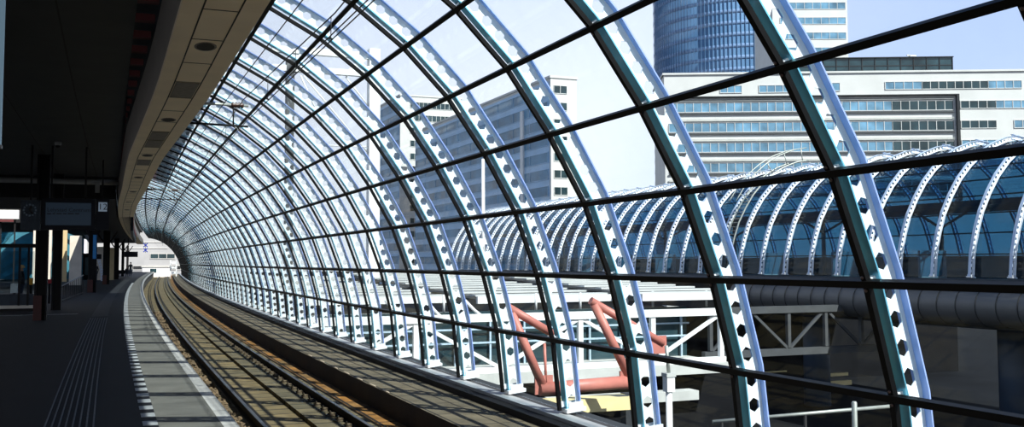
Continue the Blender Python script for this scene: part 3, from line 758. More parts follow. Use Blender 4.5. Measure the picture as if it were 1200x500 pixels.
# ------------------------------------------------------------------ people
def person(base, face, label, pose='stand', hair='hair_dark', top='cloth', H=1.74):
    root = empty('person', base, label, 'person')
    root.rotation_euler = (0, 0, face)
    V = []; E = []; R = []
    def add(p, r, par=None):
        V.append(p); R.append(r)
        if par is not None: E.append((par, len(V)-1))
        return len(V)-1
    s = H/1.74
    if pose == 'sit': zp = .50
    else: zp = .93
    pel = add((0, 0, zp), .135)
    wa = add((0, -.01, zp+.20), .125, pel); ch = add((0, 0, zp+.40), .150, wa); nk = add((0, .01, zp+.56), .060, ch)
    hd0 = add((0, .03, zp+.64), .072, nk); hd1 = add((0, .04, zp+.73), .092, hd0); add((0, .03, zp+.80), .070, hd1)
    nose = add((0, .125, zp+.70), .016, hd1)
    for sx in (-1, 1):
        sh_ = add((sx*.17, 0, zp+.48), .062, ch); el = add((sx*.23, -.02, zp+.22), .045, sh_)
        if pose == 'sit': wr = add((sx*.15, .22, zp+.12), .032, el); hn = add((sx*.12, .30, zp+.11), .034, wr)
        else: wr = add((sx*.22, .08, zp+.00), .032, el); hn = add((sx*.21, .11, zp-.09), .036, wr)
        for fx, fl in ((-.025, .07), (-.009, .085), (.008, .08), (.024, .065)):
            hz = V[hn]; add((hz[0]+fx, hz[1]+(.08 if pose == 'sit' else .02), hz[2]-(.02 if pose == 'sit' else fl)), .009, hn)
        hz = V[hn]; add((hz[0]-sx*.045, hz[1]+.04, hz[2]-.02), .010, hn)
        hip = add((sx*.09, 0, zp-.05), .095, pel)
        if pose == 'sit':
            kn = add((sx*.11, .44, zp-.02), .065, hip); an = add((sx*.11, .42, .09), .042, kn); toe = add((sx*.12, .58, .04), .036, an)
        else:
            kn = add((sx*.10, .03, .50), .062, hip); an = add((sx*.10, -.02, .09), .042, kn); toe = add((sx*.12, .15, .04), .036, an)
    me = bpy.data.meshes.new('body'); me.from_pydata([tuple(c*s for c in v) for v in V], E, [])
    o = bpy.data.objects.new('body', me); COL.objects.link(o); o.parent = root
    o.modifiers.new('skin', 'SKIN'); sub = o.modifiers.new('sub', 'SUBSURF'); sub.levels = 2; sub.render_levels = 2
    for i, sv in enumerate(me.skin_vertices[0].data): sv.radius = (R[i]*s, R[i]*s); sv.use_root = (i == 0)
    dg = bpy.context.evaluated_depsgraph_get(); m2 = bpy.data.meshes.new_from_object(o.evaluated_get(dg))
    o.modifiers.clear(); o.data = m2
    for mm in ('skin', top, 'jeans'): m2.materials.append(M[mm])
    for p in m2.polygons:
        p.use_smooth = True; z = p.center.z/s
        p.material_index = 0 if z > zp+.575 else (1 if z > zp-.02 and p.center.y < .3*s else 2)
    mb = MB()
    c = Vector((0, .022*s, (zp+.745)*s)); n = 14
    rings = []
    for a in range(7):
        th = a/6*PI*.62
        rings.append([mb.v(c+Vector((math.sin(th)*.098*s*math.cos(2*PI*k/n), math.sin(th)*.108*s*math.sin(2*PI*k/n)-(.02*s if a > 3 else 0)*1, math.cos(th)*.112*s))) for k in range(n)])
    for a, b in zip(rings, rings[1:]):
        for k in range(n): mb.bm.faces.new((a[k], a[(k+1) % n], b[(k+1) % n], b[k]))
    bmesh.ops.remove_doubles(mb.bm, verts=mb.bm.verts[:], dist=1e-4)
    h = mb.build('hair', M[hair], None, True); h.parent = root
    mod = h.modifiers.new('thickness', 'SOLIDIFY'); mod.thickness = .012
    return root
def ground_at(px, py):
    r = ray(px, py); t = -CAMH/r.z; g = Vector((0, 0, CAMH))+r*t; return Vector((g.x, g.y, 0))
person(ground_at(111.5, 332), .4, 'person in dark clothes standing beside a dark column')
person(ground_at(152.8, 324.6), PI, 'person in dark clothes standing farthest along the platform', H=1.8)
g = ground_at(146.5, 324.4)
bench = empty('bench', g, 'dark bench carrying the seated person far along the platform', 'bench')
MB().box((g.x-.85, g.y-.22, .40), (g.x+.85, g.y+.22, .45)).build('seat', M['black'], bench)
MB().box((g.x-.85, g.y+.22, .45), (g.x+.85, g.y+.26, .85)).build('backrest', M['black'], bench)
for sx in (-.7, .7): MB().box((g.x+sx-.03, g.y-.2, 0), (g.x+sx+.03, g.y+.2, .40)).build('leg', M['black'], bench)
person(g+Vector((.2, -.04, .0)), PI, 'person in dark clothes sitting on the far bench', 'sit', H=1.72)
gp = at_y(25.5, 340, 46); person(Vector((gp.x, 46.0, 0)), PI*.5, 'person with fair hair seen through the shelter glass at left', 'stand', 'hair_blond', H=1.62)

# ------------------------------------------------------------------ overhead line
XWi = 2.80; ZC = 3.0+CAMH
SW = frange(4, 186, 3)
def wire(tab, r, label):
    mb = MB(); pts = []
    for S in SW:
        x, z = interp([(a, b) for a, b, c in tab], S), interp([(a, c) for a, b, c in tab], S)
        pts.append(cp(S, x, z))
    mb.tube(pts, r, 6); return mb.thing('overhead_wire', M['wire'], label, 'wire', 'overhead line wires', True)
wire([(4, 2.90, ZC), (22, 2.70, ZC), (60, 2.95, ZC), (186, 3.0, ZC)], .009, 'black contact wire, right one of the close pair')
wire([(4, 2.84, ZC+.01), (22, 2.64, ZC+.01), (60, 2.9, ZC+.01), (186, 2.95, ZC+.01)], .009, 'black contact wire, left one of the close pair')
wire([(4, 2.86, ZC+.62), (13, 2.78, ZC+.30), (22, 2.66, ZC+.50), (40, 2.8, ZC+.25), (60, 2.92, ZC+.5), (186, 2.95, ZC+.45)], .010, 'black carrier wire above the close pair of contact wires')
wire([(4, 2.10, ZC), (22, 1.93, ZC-.1), (60, 2.0, ZC-.1), (186, 2.1, ZC-.1)], .008, 'single black feeder wire nearer the tan beam')
for j, S in enumerate([10.4, 13.2, 15.8, 18.6, 26, 31, 36]):
    z1 = interp([(4, ZC+.62), (13, ZC+.30), (22, ZC+.50), (40, ZC+.25)], S); x = interp([(4, 2.88), (22, 2.68), (60, 2.93)], S)
    mb = MB(); mb.tube([cp(S, x, ZC), cp(S, x, z1)], .006, 5); mb.tube([cp(S-.04, x-.03, ZC+.01), cp(S+.04, x+.03, ZC+.01)], .014, 6)
    mb.thing('wire_dropper', M['wire'], 'thin dropper joining carrier and contact wires, %s from the front' % ordinal(j+1), 'dropper', 'wire droppers')
def cantilever(S, label):
    Lc = cp(S, XB1+boff(S)+.0, BZ+.45)
    e = empty('cantilever_arm', Lc, label, 'cantilever', 'overhead line cantilevers')
    a = cp(S, XB1+boff(S)-.03, ZC+.62); b = cp(S, 2.95, ZC+.60)
    MB().tube([a, b], .032, 10).build('top_tube', M['galv'], e)
    a2 = cp(S, XB1+boff(S)-.03, ZC+.16); b2 = cp(S, 2.95, ZC+.12)
    MB().tube([a2, b2], .024, 8).build('lower_tube', M['black'], e)
    MB().tube([cp(S, 2.62, ZC+.60), cp(S, 2.62, ZC+.12)], .018, 8).build('drop_tube', M['black'], e)
    for t in (.30, .86):
        p = a.lerp(b, t); d = (b-a).normalized(); mb = MB(); pts = []; rr = []
        for k in range(9): pts.append(p+d*(k*.035-.14)); rr.append(.075 if k % 2 else .040)
        mb.tube(pts, rr, 10); mb.build('insulator', M['insul'], e)
    MB().tube([cp(S, 2.62, ZC+.14), cp(S, 2.75, ZC+.02)], .012, 6).build('steady_arm', M['galv'], e)
cantilever(23.4, 'pale cantilever tube with insulators reaching from the tan beam, nearer one')
cantilever(52, 'small cantilever reaching from the tan beam deep in the vault')
# dark speakers / signal gear hung beside the far beam
p = cp(70, 1.0+boff(70)+.35, BZ-.75)
sgm = empty('side_sign_box', p, 'dark long sign box hung beside the far tan beam', 'sign box')
SQ = frange(58, 92, 2)
MB().sweep([(1.28, BZ-.75), (1.42, BZ-.75), (1.42, BZ+.3), (1.28, BZ+.3)], SQ, boff).build('box', M['signbox'], sgm)
MB().sweep([(1.425, BZ-.2), (1.435, BZ-.2), (1.435, BZ-.08), (1.425, BZ-.08)], SQ, boff).build('red_stripe', M['red'], sgm)
# blue diagonal-cross sign at the tunnel mouth
c = at(170.5, 290, 135)
xs = empty('blue_cross_sign', c-Vector((0, 0, .75)), 'small sign of blue crossed bars hanging at the tunnel mouth', 'sign')
for z0 in (-.34, .34):
    for q in (-1, 1):
        MB().bar((c.x-.26, c.y-.02*q, c.z+z0-q*.26), (c.x+.26, c.y-.02*q, c.z+z0+q*.26), .13, .03, (0, 1, 0)).build('cross_bar', M['signblue'], xs)
MB().bar((c.x, c.y+.1, c.z-.7), (c.x, c.y+.1, 2.6+CAMH+.2), .05).build('hanger', M['black'], xs)

# ------------------------------------------------------------------ outside: ground
ZG = -6.6
mb = MB(); mb.box((6.7, -60, ZG-.5), (900, 900, ZG)); struct('ground', mb, M['asphalt'])
mb = MB(); mb.box((-900, 190, ZG-.5), (6.6, 900, ZG)); struct('ground_far', mb, M['track_dark'])

# ------------------------------------------------------------------ second vault
X2, Z2 = 36.0, .95
rib2 = make_rib('opposite_arch_rib', 'x', 'arch rib', 'white arch ribs of the opposite vault', False, .068, .066)
ys = [104.6-2.165*k for k in range(46)]
n = 0
ys2 = sorted(ys)
for k, y in enumerate(ys2):
    r = rib2 if k == 0 else copy_tree(rib2)
    r.location = (X2, y, Z2); r.rotation_euler = (0, 0, PI)
    r['label'] = 'white perforated arch rib of the opposite vault, %s from its right end' % ordinal(k+1)
y0, y1 = ys2[0]-.3, ys2[-1]+.2
def sec2(r, extra=True):
    pts = [(X2-(p.x-BASE.x)-n_.x*r, p.z-BASE.z+Z2+n_.z*r) for p, n_ in zip(SEC, SN)]
    return pts
far_pts = []
def shell2(r0, r1, mat, name, parent):
    a, b = sec2(r0), sec2(r1)
    cx = a[-1][0]
    a = a+[(2*cx-x+.6, z) for x, z in a[::-1][1:]]; b = b+[(2*cx-x+.6, z) for x, z in b[::-1][1:]]
    mb = MB()
    for (p, q, s, t) in zip(a, a[1:], b, b[1:]):
        mb.hexa([(p[0], y0, p[1]), (p[0], y1, p[1]), (q[0], y1, q[1]), (q[0], y0, q[1]), (s[0], y0, s[1]), (s[0], y1, s[1]), (t[0], y1, t[1]), (t[0], y0, t[1])])
    return mb.build(name, mat, parent)
v2 = empty('opposite_vault_glazing', (X2, (y0+y1)/2, Z2), 'dark blue barrel glazing of the opposite station vault', 'glazing')
shell2(.0, .02, M['glass2'], 'glass_skin', v2)
for q in range(1, NQ):
    k = q*CPP; x, z = sec2(-.03)[k]
    MB().box((x-.03, y0, z-.03), (x+.03, y1, z+.03)).build('purlin', M['bar'], v2)
# interior of the opposite vault
MB().box((X2+.4, y0, Z2-.5), (X2+12.5, y1, Z2-.15)).thing('opposite_platform_deck', M['conc_dark'], 'dark platform deck inside the opposite vault', 'platform deck')
for k in range(9):
    yy = 22+k*9.5; x = X2+6.2
    e = empty('opposite_canopy_column', (x, yy, Z2-.15), 'steel canopy column inside the opposite vault, %s from the right' % ordinal(k+1), 'column', 'canopy columns inside the opposite vault')
    MB().tube([(x, yy, Z2-.15), (x, yy, Z2+3.4)], .13, 10).build('post', M['steelgrey'], e)
    for s in (-1, 1): MB().bar((x, yy, Z2+2.5), (x+s*1.9, yy, Z2+3.4), .1, .14, (0, 1, 0)).build('arm', M['steelgrey'], e)
MB().box((X2+3.6, 14, Z2+3.42), (X2+9.2, y1-4, Z2+3.7)).thing('opposite_canopy', M['conc_dark'], 'dark platform canopy inside the opposite vault', 'canopy')
MB().box((X2+8.6, 14, Z2-.15), (X2+8.9, 96, Z2+1.0)).thing('opposite_back_wall', M['steelgrey'], 'grey low back wall inside the opposite vault', 'wall')
for k in range(9):  # made-up pale panels, turned to the sun as bright bits inside
    yy = 25+k*6.3; MB().box((X2+1.3, yy, Z2-.14), (X2+3.0, yy+.15, Z2+1.25)).thing('pale_sun_panel', M['conc_light'], 'pale sun-catching panel added inside the opposite vault, %s from the right' % ordinal(k+1), 'added panel', 'added pale panels inside the opposite vault')
# cladding tube under it
dc = empty('viaduct_edge_cladding', (X2-.5, (y0+y1)/2, Z2-2.1), 'fat grey half-round cladding under the opposite vault', 'cladding')
yd0, yd1 = y0, 50.5
def halfround(cx, cz, r, ya, yb, mat, name, parent, n=18):
    mb = MB(); A_ = []
    pr = [(cx-r*math.sin(PI*k/n), cz+r*.95*math.cos(PI*k/n)) for k in range(n+1)]+[(cx+.5, cz-r*.95), (cx+.5, cz+r*.95)]
    r0 = [mb.v((x, ya, z)) for x, z in pr]; r1 = [mb.v((x, yb, z)) for x, z in pr]
    for k in range(len(pr)):
        f = mb.bm.faces.new((r0[k], r0[(k+1) % len(pr)], r1[(k+1) % len(pr)], r1[k])); f.smooth = k < n
    mb.bm.faces.new(r0[::-1]); mb.bm.faces.new(r1)
    return mb.build(name, mat, parent)
halfround(X2, Z2-1.25, .92, yd0, yd1, M['duct'], 'cladding_shell', dc)
k = 0; yy = yd0+.6
while yy < yd1:
    halfround(X2, Z2-1.25, .935, yy, yy+.05, M['ductseam'], 'seam', dc); yy += 1.08
MB().box((X2-.55, y0, Z2-.34), (X2+.7, y1, Z2-.22)).thing('viaduct_coping', pm('dusty_pink_coping', (.16, .10, .11), .7), 'dusty pink coping strip between opposite vault and its cladding', 'coping')
MB().box((X2-.2, y0, Z2-.22), (X2+.6, y1, Z2-.06)).thing('viaduct_gutter', M['clockbox'], 'blue-grey gutter at the foot of the opposite vault', 'gutter')
MB().box((X2+.5, y0, Z2-2.3), (X2+13, y1, Z2-.52)).thing('viaduct_deck', M['conc_dark'], 'dark concrete viaduct deck under the opposite vault', 'viaduct')
def out_col(px, d, w, label, ztop):
    p = at_x(px, 420, d)
    MB().tube([(p.x, p.y, ZG), (p.x, p.y, ztop)], w/2, 20).thing('viaduct_column', M['colblue'], label, 'column', 'round viaduct columns')
out_col(957, 38.6, 1.5, 'blue-grey round column under the viaduct right of centre', Z2-2.3)
out_col(1190, 39.5, 1.5, 'blue-grey round column under the viaduct at far right', Z2-2.3)
# maintenance gantry over the opposite vault
yb = 51.0
g = empty('maintenance_gantry', (X2-.4, yb, Z2), 'pale curved maintenance ladder arching over the opposite vault', 'ladder')
def arc2(r, y, i0=6, i1=None):
    s = sec2(r); return [Vector((x, y, z)) for x, z in s[i0:i1]]
for y in (yb, yb+.75):
    MB().tube(arc2(.55, y), .05, 8).build('stringer', M['galv'], g)
    MB().tube(arc2(1.35, y, 16), .035, 8).build('handrail', M['galv'], g)
a, b = arc2(.55, yb), arc2(.55, yb+.75)
for k in range(1, len(a), 1): MB().tube([a[k], b[k]], .022, 6).build('rung', M['galv'], g)
a, b = arc2(.55, yb), arc2(1.35, yb)
for k in range(12, len(a), 5): MB().tube([a[k], b[k]], .03, 6).build('post', M['galv'], g)

# ------------------------------------------------------------------ crossing concourse between the vaults
YC = 38.9
def wp(px, py, y=YC): return at_y(px, py, y)
zt = wp(800, 366).z; zb = wp(760, 420).z
xa, xb = 7.4, 26.7
MB().box((xa, YC-.15, zt-.16), (xb, YC+.15, zt+.16)).thing('concourse_beam', M['white'], 'long white beam along the front of the crossing concourse', 'beam')
MB().box((xa, YC-.3, zb-.75), (xb, YC+5, zb-.28)).thing('concourse_slab', M['conc_light'], 'pale concrete floor slab of the crossing concourse', 'slab')
MB().box((xa, YC-.12, zb-.28), (xb, YC+.12, zb-.05)).thing('concourse_bottom_beam', M['white'], 'white bottom beam of the crossing concourse', 'beam')
xs_ = [8.2, 11.9, 15.6, 19.3, 22.9, 26.5]
for j, x in enumerate(xs_):
    MB().box((x-.11, YC-.10, zb-.05), (x+.11, YC+.10, zt-.16)).thing('concourse_post', M['white'], 'white post of the concourse front, %s from the left' % ordinal(j+1), 'post', 'white posts of the concourse front')
    if j < len(xs_)-1:
        x2 = xs_[j+1]
        MB().bar((x+.1, YC, zt-.16) if j % 2 else (x+.1, YC, zb-.05), (x2-.1, YC, zb-.05) if j % 2 else (x2-.1, YC, zt-.16), .15, .15).thing('concourse_brace', M['white'], 'white diagonal brace in the concourse front, %s bay from the left' % ordinal(j+1), 'brace', 'white diagonal braces of the concourse front')
MB().box((xa, YC+3.2, zb-.28), (xb, YC+3.4, zt+.1)).thing('concourse_glass_wall', M['winglass_dark'], 'dark blue glazed wall set back in the crossing concourse', 'glass wall')
for j, x in enumerate(frange(xa+.6, xb-.4, 1.75)):
    MB().box((x-.04, YC+3.0, zb-.28), (x+.04, YC+3.1, zt)).thing('concourse_window_post', M['postblue'], 'slim pale blue window post in the concourse wall, %s from the left' % ordinal(j+1), 'window post', 'window posts of the concourse wall')
for f, nm in ((.36, 'lower'), (.66, 'upper')):
    z = zb+(zt-zb)*f
    MB().box((xa, YC+2.96, z-.04), (xb, YC+3.0, z+.04)).thing('concourse_rail', M['postblue'], '%s pale rail along the concourse window wall' % nm, 'rail', 'rails of the concourse wall')
# ribbed white roofs stepping above the concourse
def ribbed_roof(px0, px1, ya, yb_, za, zb_, label, n=11):
    x0 = at_y(px0, 345, ya).x; x1 = at_y(px1, 345, ya).x
    e = empty('ribbed_roof', ((x0+x1)/2, ya, za), label, 'roof', 'ribbed white roofs of the concourse')
    mb = MB(); mb.hexa([(x0, ya, za-.12), (x1, ya, za-.12), (x1, yb_, zb_-.12), (x0, yb_, zb_-.12), (x0, ya, za), (x1, ya, za), (x1, yb_, zb_), (x0, yb_, zb_)]); mb.build('sheet', M['duct'], e)
    for k in range(n):
        t = (k+.3)/n; y = ya+(yb_-ya)*t; z = za+(zb_-za)*t
        MB().bar((x0, y, z+.05), (x1, y, z+.05), (yb_-ya)/n*.34, .08).build('roof_rib', M['roofwhite'], e)
    MB().box((x0-.1, ya-.25, za-.28), (x1+.1, ya-.02, za+.05)).build('fascia', M['white'], e)
    return e
ribbed_roof(752, 868, 41, 62, zt+.75, zt+1.5, 'ribbed white shed roof over the right end of the concourse')
ribbed_roof(560, 742, 44, 72, zt+.65, zt+1.5, 'ribbed white shed roof over the middle of the concourse', 12)
ribbed_roof(360, 540, 48, 80, zt+.55, zt+1.2, 'ribbed white shed roof over the left end of the concourse', 12)
# roof posts between beam and roofs
for j, px in enumerate([470, 520, 575, 628, 680, 735, 765, 828]):
    p = at_y(px, 360, YC+3.8)
    MB().tube([(p.x, p.y, zt+.05), (p.x, p.y, zt+.85)], .06, 8).thing('roof_post', M['white'], 'short white post under the ribbed roofs, %s from the left' % ordinal(j+1), 'post', 'short white roof posts')
# zigzag truss at roof level
tr = empty('roof_truss', (14, 45.5, zt+1.0), 'white zigzag roof truss above the middle ribbed roof', 'truss')
xl, xr = at_y(598, 330, 64).x, at_y(735, 330, 64).x
t0, t1 = at_y(660, 337, 64).z, at_y(660, 324, 64).z
MB().tube([(xl, 64, t0), (xr, 64, t0)], .07, 8).build('bottom_chord', M['white'], tr)
MB().tube([(xl, 64, t1), (xr, 64, t1)], .07, 8).build('top_chord', M['white'], tr)
for k in range(7):
    x = xl+(xr-xl)*k/6; MB().tube([(x, 64, zt-.2), (x, 64, t0)], .06, 6).build('post', M['white'], tr)
nz = 12
for k in range(nz):
    xk, xk1 = xl+(xr-xl)*k/nz, xl+(xr-xl)*(k+1)/nz
    MB().tube([(xk, 64, t0 if k % 2 else t1), (xk1, 64, t1 if k % 2 else t0)], .05, 6).build('diagonal', M['white'], tr)
# sagging white canopy ties
for j, (px0, px1) in enumerate(((452, 500), (500, 545), (545, 600))):
    a, b = wp(px0, 352, YC+1.2), wp(px1, 365, YC+1.2); pts = [a.lerp(b, t/10)-Vector((0, 0, .55*math.sin(PI*t/10))) for t in range(11)]
    MB().tube(pts, .07, 8).thing('sagging_tie', M['white'], 'sagging white tie bar above the left concourse beam, %s from the left' % ordinal(j+1), 'tie bar', 'sagging white tie bars', True)
# lower levels in front of the concourse
MB().box((7.2, YC-1.2, zb-1.75), (24.5, YC-.4, zb-1.35)).thing('lower_ledge', M['conc_light'], 'pale ledge below the concourse slab', 'ledge')
MB().box((7.2, YC+1.5, ZG), (29, YC+2.0, zb-.75)).thing('undercroft_wall', M['wall'], 'dark wall under the crossing concourse', 'wall')
MB().box((29.5, 57, ZG), (60, 57.5, Z2-2.3)).thing('viaduct_shade_sheet', M['wall'], 'dark sheet standing for deep shade under the opposite viaduct', 'wall')  # dark sheet in place of the deep shade under the viaduct
# shaded truss under the viaduct
tr = empty('viaduct_truss', (34, 41, zb-.4), 'dim grey truss carrying the concourse on under the viaduct', 'truss')
xa2, xb2 = xb+.2, xb+13
for z, nm in ((zt-.1, 'top_chord'), (zb-.2, 'bottom_chord')):
    MB().box((xa2, YC+1.9, z-.17), (xb2, YC+2.2, z+.17)).build(nm, M['steelgrey'], tr)
for k in range(6):
    x = xa2+.4+k*2.3
    MB().box((x-.09, YC+1.95, zb), (x+.09, YC+2.15, zt-.2)).build('post', M['steelgrey'], tr)
    if k < 5: MB().bar((x+.1, YC+2.05, zb) if k % 2 == 0 else (x+.1, YC+2.05, zt-.2), (x+2.2, YC+2.05, zt-.2) if k % 2 == 0 else (x+2.2, YC+2.05, zb), .13).build('diagonal', M['steelgrey'], tr)
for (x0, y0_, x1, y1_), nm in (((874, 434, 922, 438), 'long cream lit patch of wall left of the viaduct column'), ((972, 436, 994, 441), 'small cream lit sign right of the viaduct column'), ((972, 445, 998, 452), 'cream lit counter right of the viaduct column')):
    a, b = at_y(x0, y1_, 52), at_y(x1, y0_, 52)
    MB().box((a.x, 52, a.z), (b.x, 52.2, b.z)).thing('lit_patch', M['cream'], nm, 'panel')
p = at_x(970.5, 411, 38.15)
wl = empty('wall_lamp', p-Vector((0, 0, .25)), 'small round pale lamp on the blue-grey viaduct column', 'lamp')
mb = MB(); mb.tube([p+Vector((.5, .6, 0)), p+Vector((.04, .05, 0)), p-Vector((0, .05, 0))], [.05, .22, .16], 14); mb.build('bulkhead', M['galv'], wl)
mb = MB(); mb.tube([p-Vector((0, .052, 0)), p-Vector((0, .09, 0))], [.12, .08], 12); mb.build('lens', M['black'], wl)

# ------------------------------------------------------------------ red braced frame
RY = 22.6
def rp(px, py, y=RY): return at_y(px, py, y)
rf = empty('red_braced_frame', rp(690, 458), 'faded red tubular braced frame outside the glass', 'steel frame')
def red(name, a, b, r): MB().tube([rp(*a), rp(*b)], r, 14).build(name, M['pinkred'], rf)
red('diagonal_tube', (594, 359), (648, 391), .10); red('diagonal_tube', (599, 366), (636, 452), .11)
red('diagonal_tube', (692, 352), (777, 402), .10); red('diagonal_tube', (696, 356), (737, 441), .115)
red('horizontal_tube', (632, 456), (737, 447), .165); red('thin_tie', (638, 402), (640, 452), .035)
for (px, py) in ((637, 452), (736, 446), (771, 405)):
    c = rp(px, py); MB().obox(c, Vector((1, 0, 0)), Vector((0, 1, 0)), Vector((0, 0, 1)), (-.24, -.03, -.20), (.24, .03, .26)).build('gusset_plate', M['pinkred'], rf)
a, b = rp(628, 482, 23.6), rp(741, 464, 23.6)
MB().box((a.x, 23.6, b.z-.35), (b.x, 24.2, b.z)).thing('yellow_beam', M['cream'], 'pale yellow beam under the red horizontal tube', 'beam')
# posts that carry the frame and the beam
for j, px in enumerate((636, 738)):
    p = rp(px, 470, 24.3); MB().box((p.x-.15, 24.25, ZG), (p.x+.15, 24.55, b.z-.02)).thing('frame_support', M['conc_dark'], 'dark support behind the red frame, %s' % ('left one' if j == 0 else 'right one'), 'support', 'dark supports of the red frame')

# lamp post
p = at(784, 470, 21.5)
lp = empty('mast_lamp', (p.x, p.y, ZG), 'slim white post with a box head right of the red frame', 'post')
zbx = at(784, 452, 21.5).z; ztp = at(781, 405, 21.5).z
MB().tube([(p.x, p.y, ZG), (p.x, p.y, zbx-.1)], .07, 12).build('lower_shaft', M['white'], lp)
MB().box((p.x-.095, p.y-.095, zbx-.12), (p.x+.095, p.y+.095, zbx+.20)).build('box_head', M['white'], lp)
MB().box((p.x-.115, p.y-.115, zbx+.20), (p.x+.115, p.y+.115, zbx+.28)).build('cap', M['conc_light'], lp)
MB().tube([(p.x, p.y, zbx+.28), (p.x-.05, p.y, ztp)], .04, 8).build('upper_shaft', M['galv'], lp)
# pale handrail and bollard post, bottom right
a, b = at(835, 494, 19), at(1052, 475, 19.0)
hr = empty('pale_handrail', (a.x, a.y, a.z-1.0), 'thin pale handrail crossing the dark lower right', 'railing')
MB().tube([a, b], .035, 8).build('top_rail', M['galv'], hr)
for t in (.05, .5, .97):
    q = a.lerp(b, t); MB().tube([q, (q.x, q.y, ZG)], .03, 8).build('post', M['black'], hr)
p = at(1001, 470, 16.5)
bp_ = empty('grey_bollard', (p.x, p.y, ZG), 'grey round-topped post at the lower right edge', 'post')
MB().tube([(p.x, p.y, ZG), (p.x, p.y, p.z-.02), (p.x, p.y, p.z)], [.045, .045, .03], 12).build('shaft', M['galv'], bp_)
MB().lathe((p.x, p.y, ZG), [(.14, 0), (.14, .02)], 14).build('base_plate', M['galv'], bp_)

# ------------------------------------------------------------------ white steel mast frame
YM = 64.0
mf = empty('white_mast_frame', at_y(437, 330, YM), 'tall white steel mast frame seen through the upper left vault', 'steel frame')
def mp(px, py, y=YM): return at_y(px, py, y)
a, b = mp(438, 58), mp(441, 345)
MB().box((a.x-.36, YM-.35, zt), (a.x+.36, YM+.35, a.z)).build('main_column', M['white'], mf)
for y_, w in ((67, .42), (88, .38)):
    a, b = mp(318, y_), mp(434, y_-1); MB().bar((a.x, YM, b.z), (b.x, YM, b.z), .4, w).build('cross_beam', M['white'], mf)
a = mp(340, 70); c = mp(340, 345); MB().box((a.x-.25, YM-.25, zt), (a.x+.25, YM+.25, a.z)).build('side_column', M['steelgrey'], mf)
MB().bar(mp(430, 66), mp(405, 88), .3).build('knee_brace', M['white'], mf); MB().bar(mp(335, 92), mp(352, 66), .35).build('knee_brace', M['steelgrey'], mf)
for p0, p1 in (((355, 88), (432, 180)), ((352, 88), (380, 150)), ((405, 90), (436, 130)), ((372, 170), (436, 172))):
    MB().tube([mp(*p0), mp(*p1)], .05, 6).build('tie_rod', M['white'], mf)
p, q = mp(566, 186, 70), mp(567, 322, 70)
e = empty('white_pole', (p.x, 70, q.z), 'slim white pole in front of the blue office building', 'pole')
MB().tube([(p.x, 70, zt), (p.x, 70, p.z)], [.17, .12], 10).build('shaft', M['white'], e)
MB().lathe((p.x, 70, zt), [(.35, 0), (.35, .06)], 12).build('base_plate', M['white'], e)

# ------------------------------------------------------------------ buildings
ZUP = Vector((0, 0, 1))
def band(parent, o, ux, un, x0, x1, z0, z1, mat, pane=1.5, rec=.25, frame=M['facade']):
    """one storey's strip window: recessed glass with its mullions"""
    w = MB(); w.obox(o, ux, un, ZUP, (x0, -.02, z0), (x1, .06, z1)); ob = w.build('strip_window', mat, parent)
    mb = MB(); n = max(1, int(round((x1-x0)/pane)))
    for k in range(n+1):
        x = x0+(x1-x0)*k/n; mb.obox(o, ux, un, ZUP, (x-.05, .06, z0), (x+.05, .14, z1))
    mb.obox(o, ux, un, ZUP, (x0, .06, z0-.02), (x1, .12, z0+.10)); mb.obox(o, ux, un, ZUP, (x0, .06, z1-.10), (x1, .12, z1+.02))
    mb.build('mullion_grid', frame, ob)
    return ob
# long white office building
D = 183.0
o = at(778, 88, D); e2 = at(1200, 83, D*.985); ux = (e2-o); ux.z = 0; ux.normalize(); un = Vector((ux.y, -ux.x, 0))
top = o.z; o0 = Vector((o.x, o.y, 0))
wo = empty('office_building', (o.x+ux.x*40, o.y+ux.y*40, ZG), 'long white office building with ribbon windows behind the opposite vault', 'building')
MPP = D/F
LEN = 92
MB().obox(o0, ux, un, ZUP, (0, -18, ZG), (LEN, 0, top)).build('wall', M['facade'], wo)
MB().obox(o0, ux, un, ZUP, (-.3, -18.2, top), (LEN+.3, .25, top+.35)).build('parapet', M['facade'], wo)
X = lambda px: (px-778)*MPP
ZZ = lambda py: top-(py-86)*MPP
for (p0, p1, q0, q1, mt) in [(843, 868, 99, 108, 'winglass'), (888, 934, 99, 108, 'winglass'), (972, 981, 97, 107, 'winglass'), (1033, 1075, 96.5, 106, 'winglass'), (1075, 1150, 96.5, 106, 'winglass_dark'), (1150, 1188, 96.5, 106, 'winglass'),
                             (1118, 1158, 119.5, 129, 'winglass_dark'), (1158, 1320, 119.5, 129, 'winglass'), (1118, 1158, 142.5, 152, 'winglass_dark'), (1178, 1320, 142.5, 152, 'winglass'), (1118, 1320, 165, 175, 'winglass'), (1118, 1320, 188, 198, 'winglass')]:
    band(wo, o0, ux, un, X(p0), X(p1), ZZ(q1), ZZ(q0), M[mt])
for q0 in (119, 142.5, 166, 189.5, 213):
    band(wo, o0, ux, un, X(783), X(1040), ZZ(q0+11.5), ZZ(q0), M['winglass'])
    band(wo, o0, ux, un, X(1040), X(1110), ZZ(q0+11.5), ZZ(q0), M['winglass_dark'])
    MB().obox(o0, ux, un, ZUP, (X(782), .15, ZZ(q0+14.2)), (X(1110), .30, ZZ(q0+12.6))).build('sun_screen', M['steelgrey'], wo)
    for dq in (-1.6, -3.4):
        MB().obox(o0, ux, un, ZUP, (X(782), .15, ZZ(q0+dq)-.05), (X(1110), .30, ZZ(q0+dq)+.05)).build('louvre_rail', M['conc_light'], wo)
mb = MB(); mb.obox(o0, ux, un, ZUP, (X(778), .05, ZZ(113.6)), (X(1114), .7, ZZ(112.2))); mb.obox(o0, ux, un, ZUP, (X(1112.5), .05, ZZ(235)), (X(1115.5), .7, ZZ(112.2))); mb.build('dark_frame', M['conc_dark'], wo)
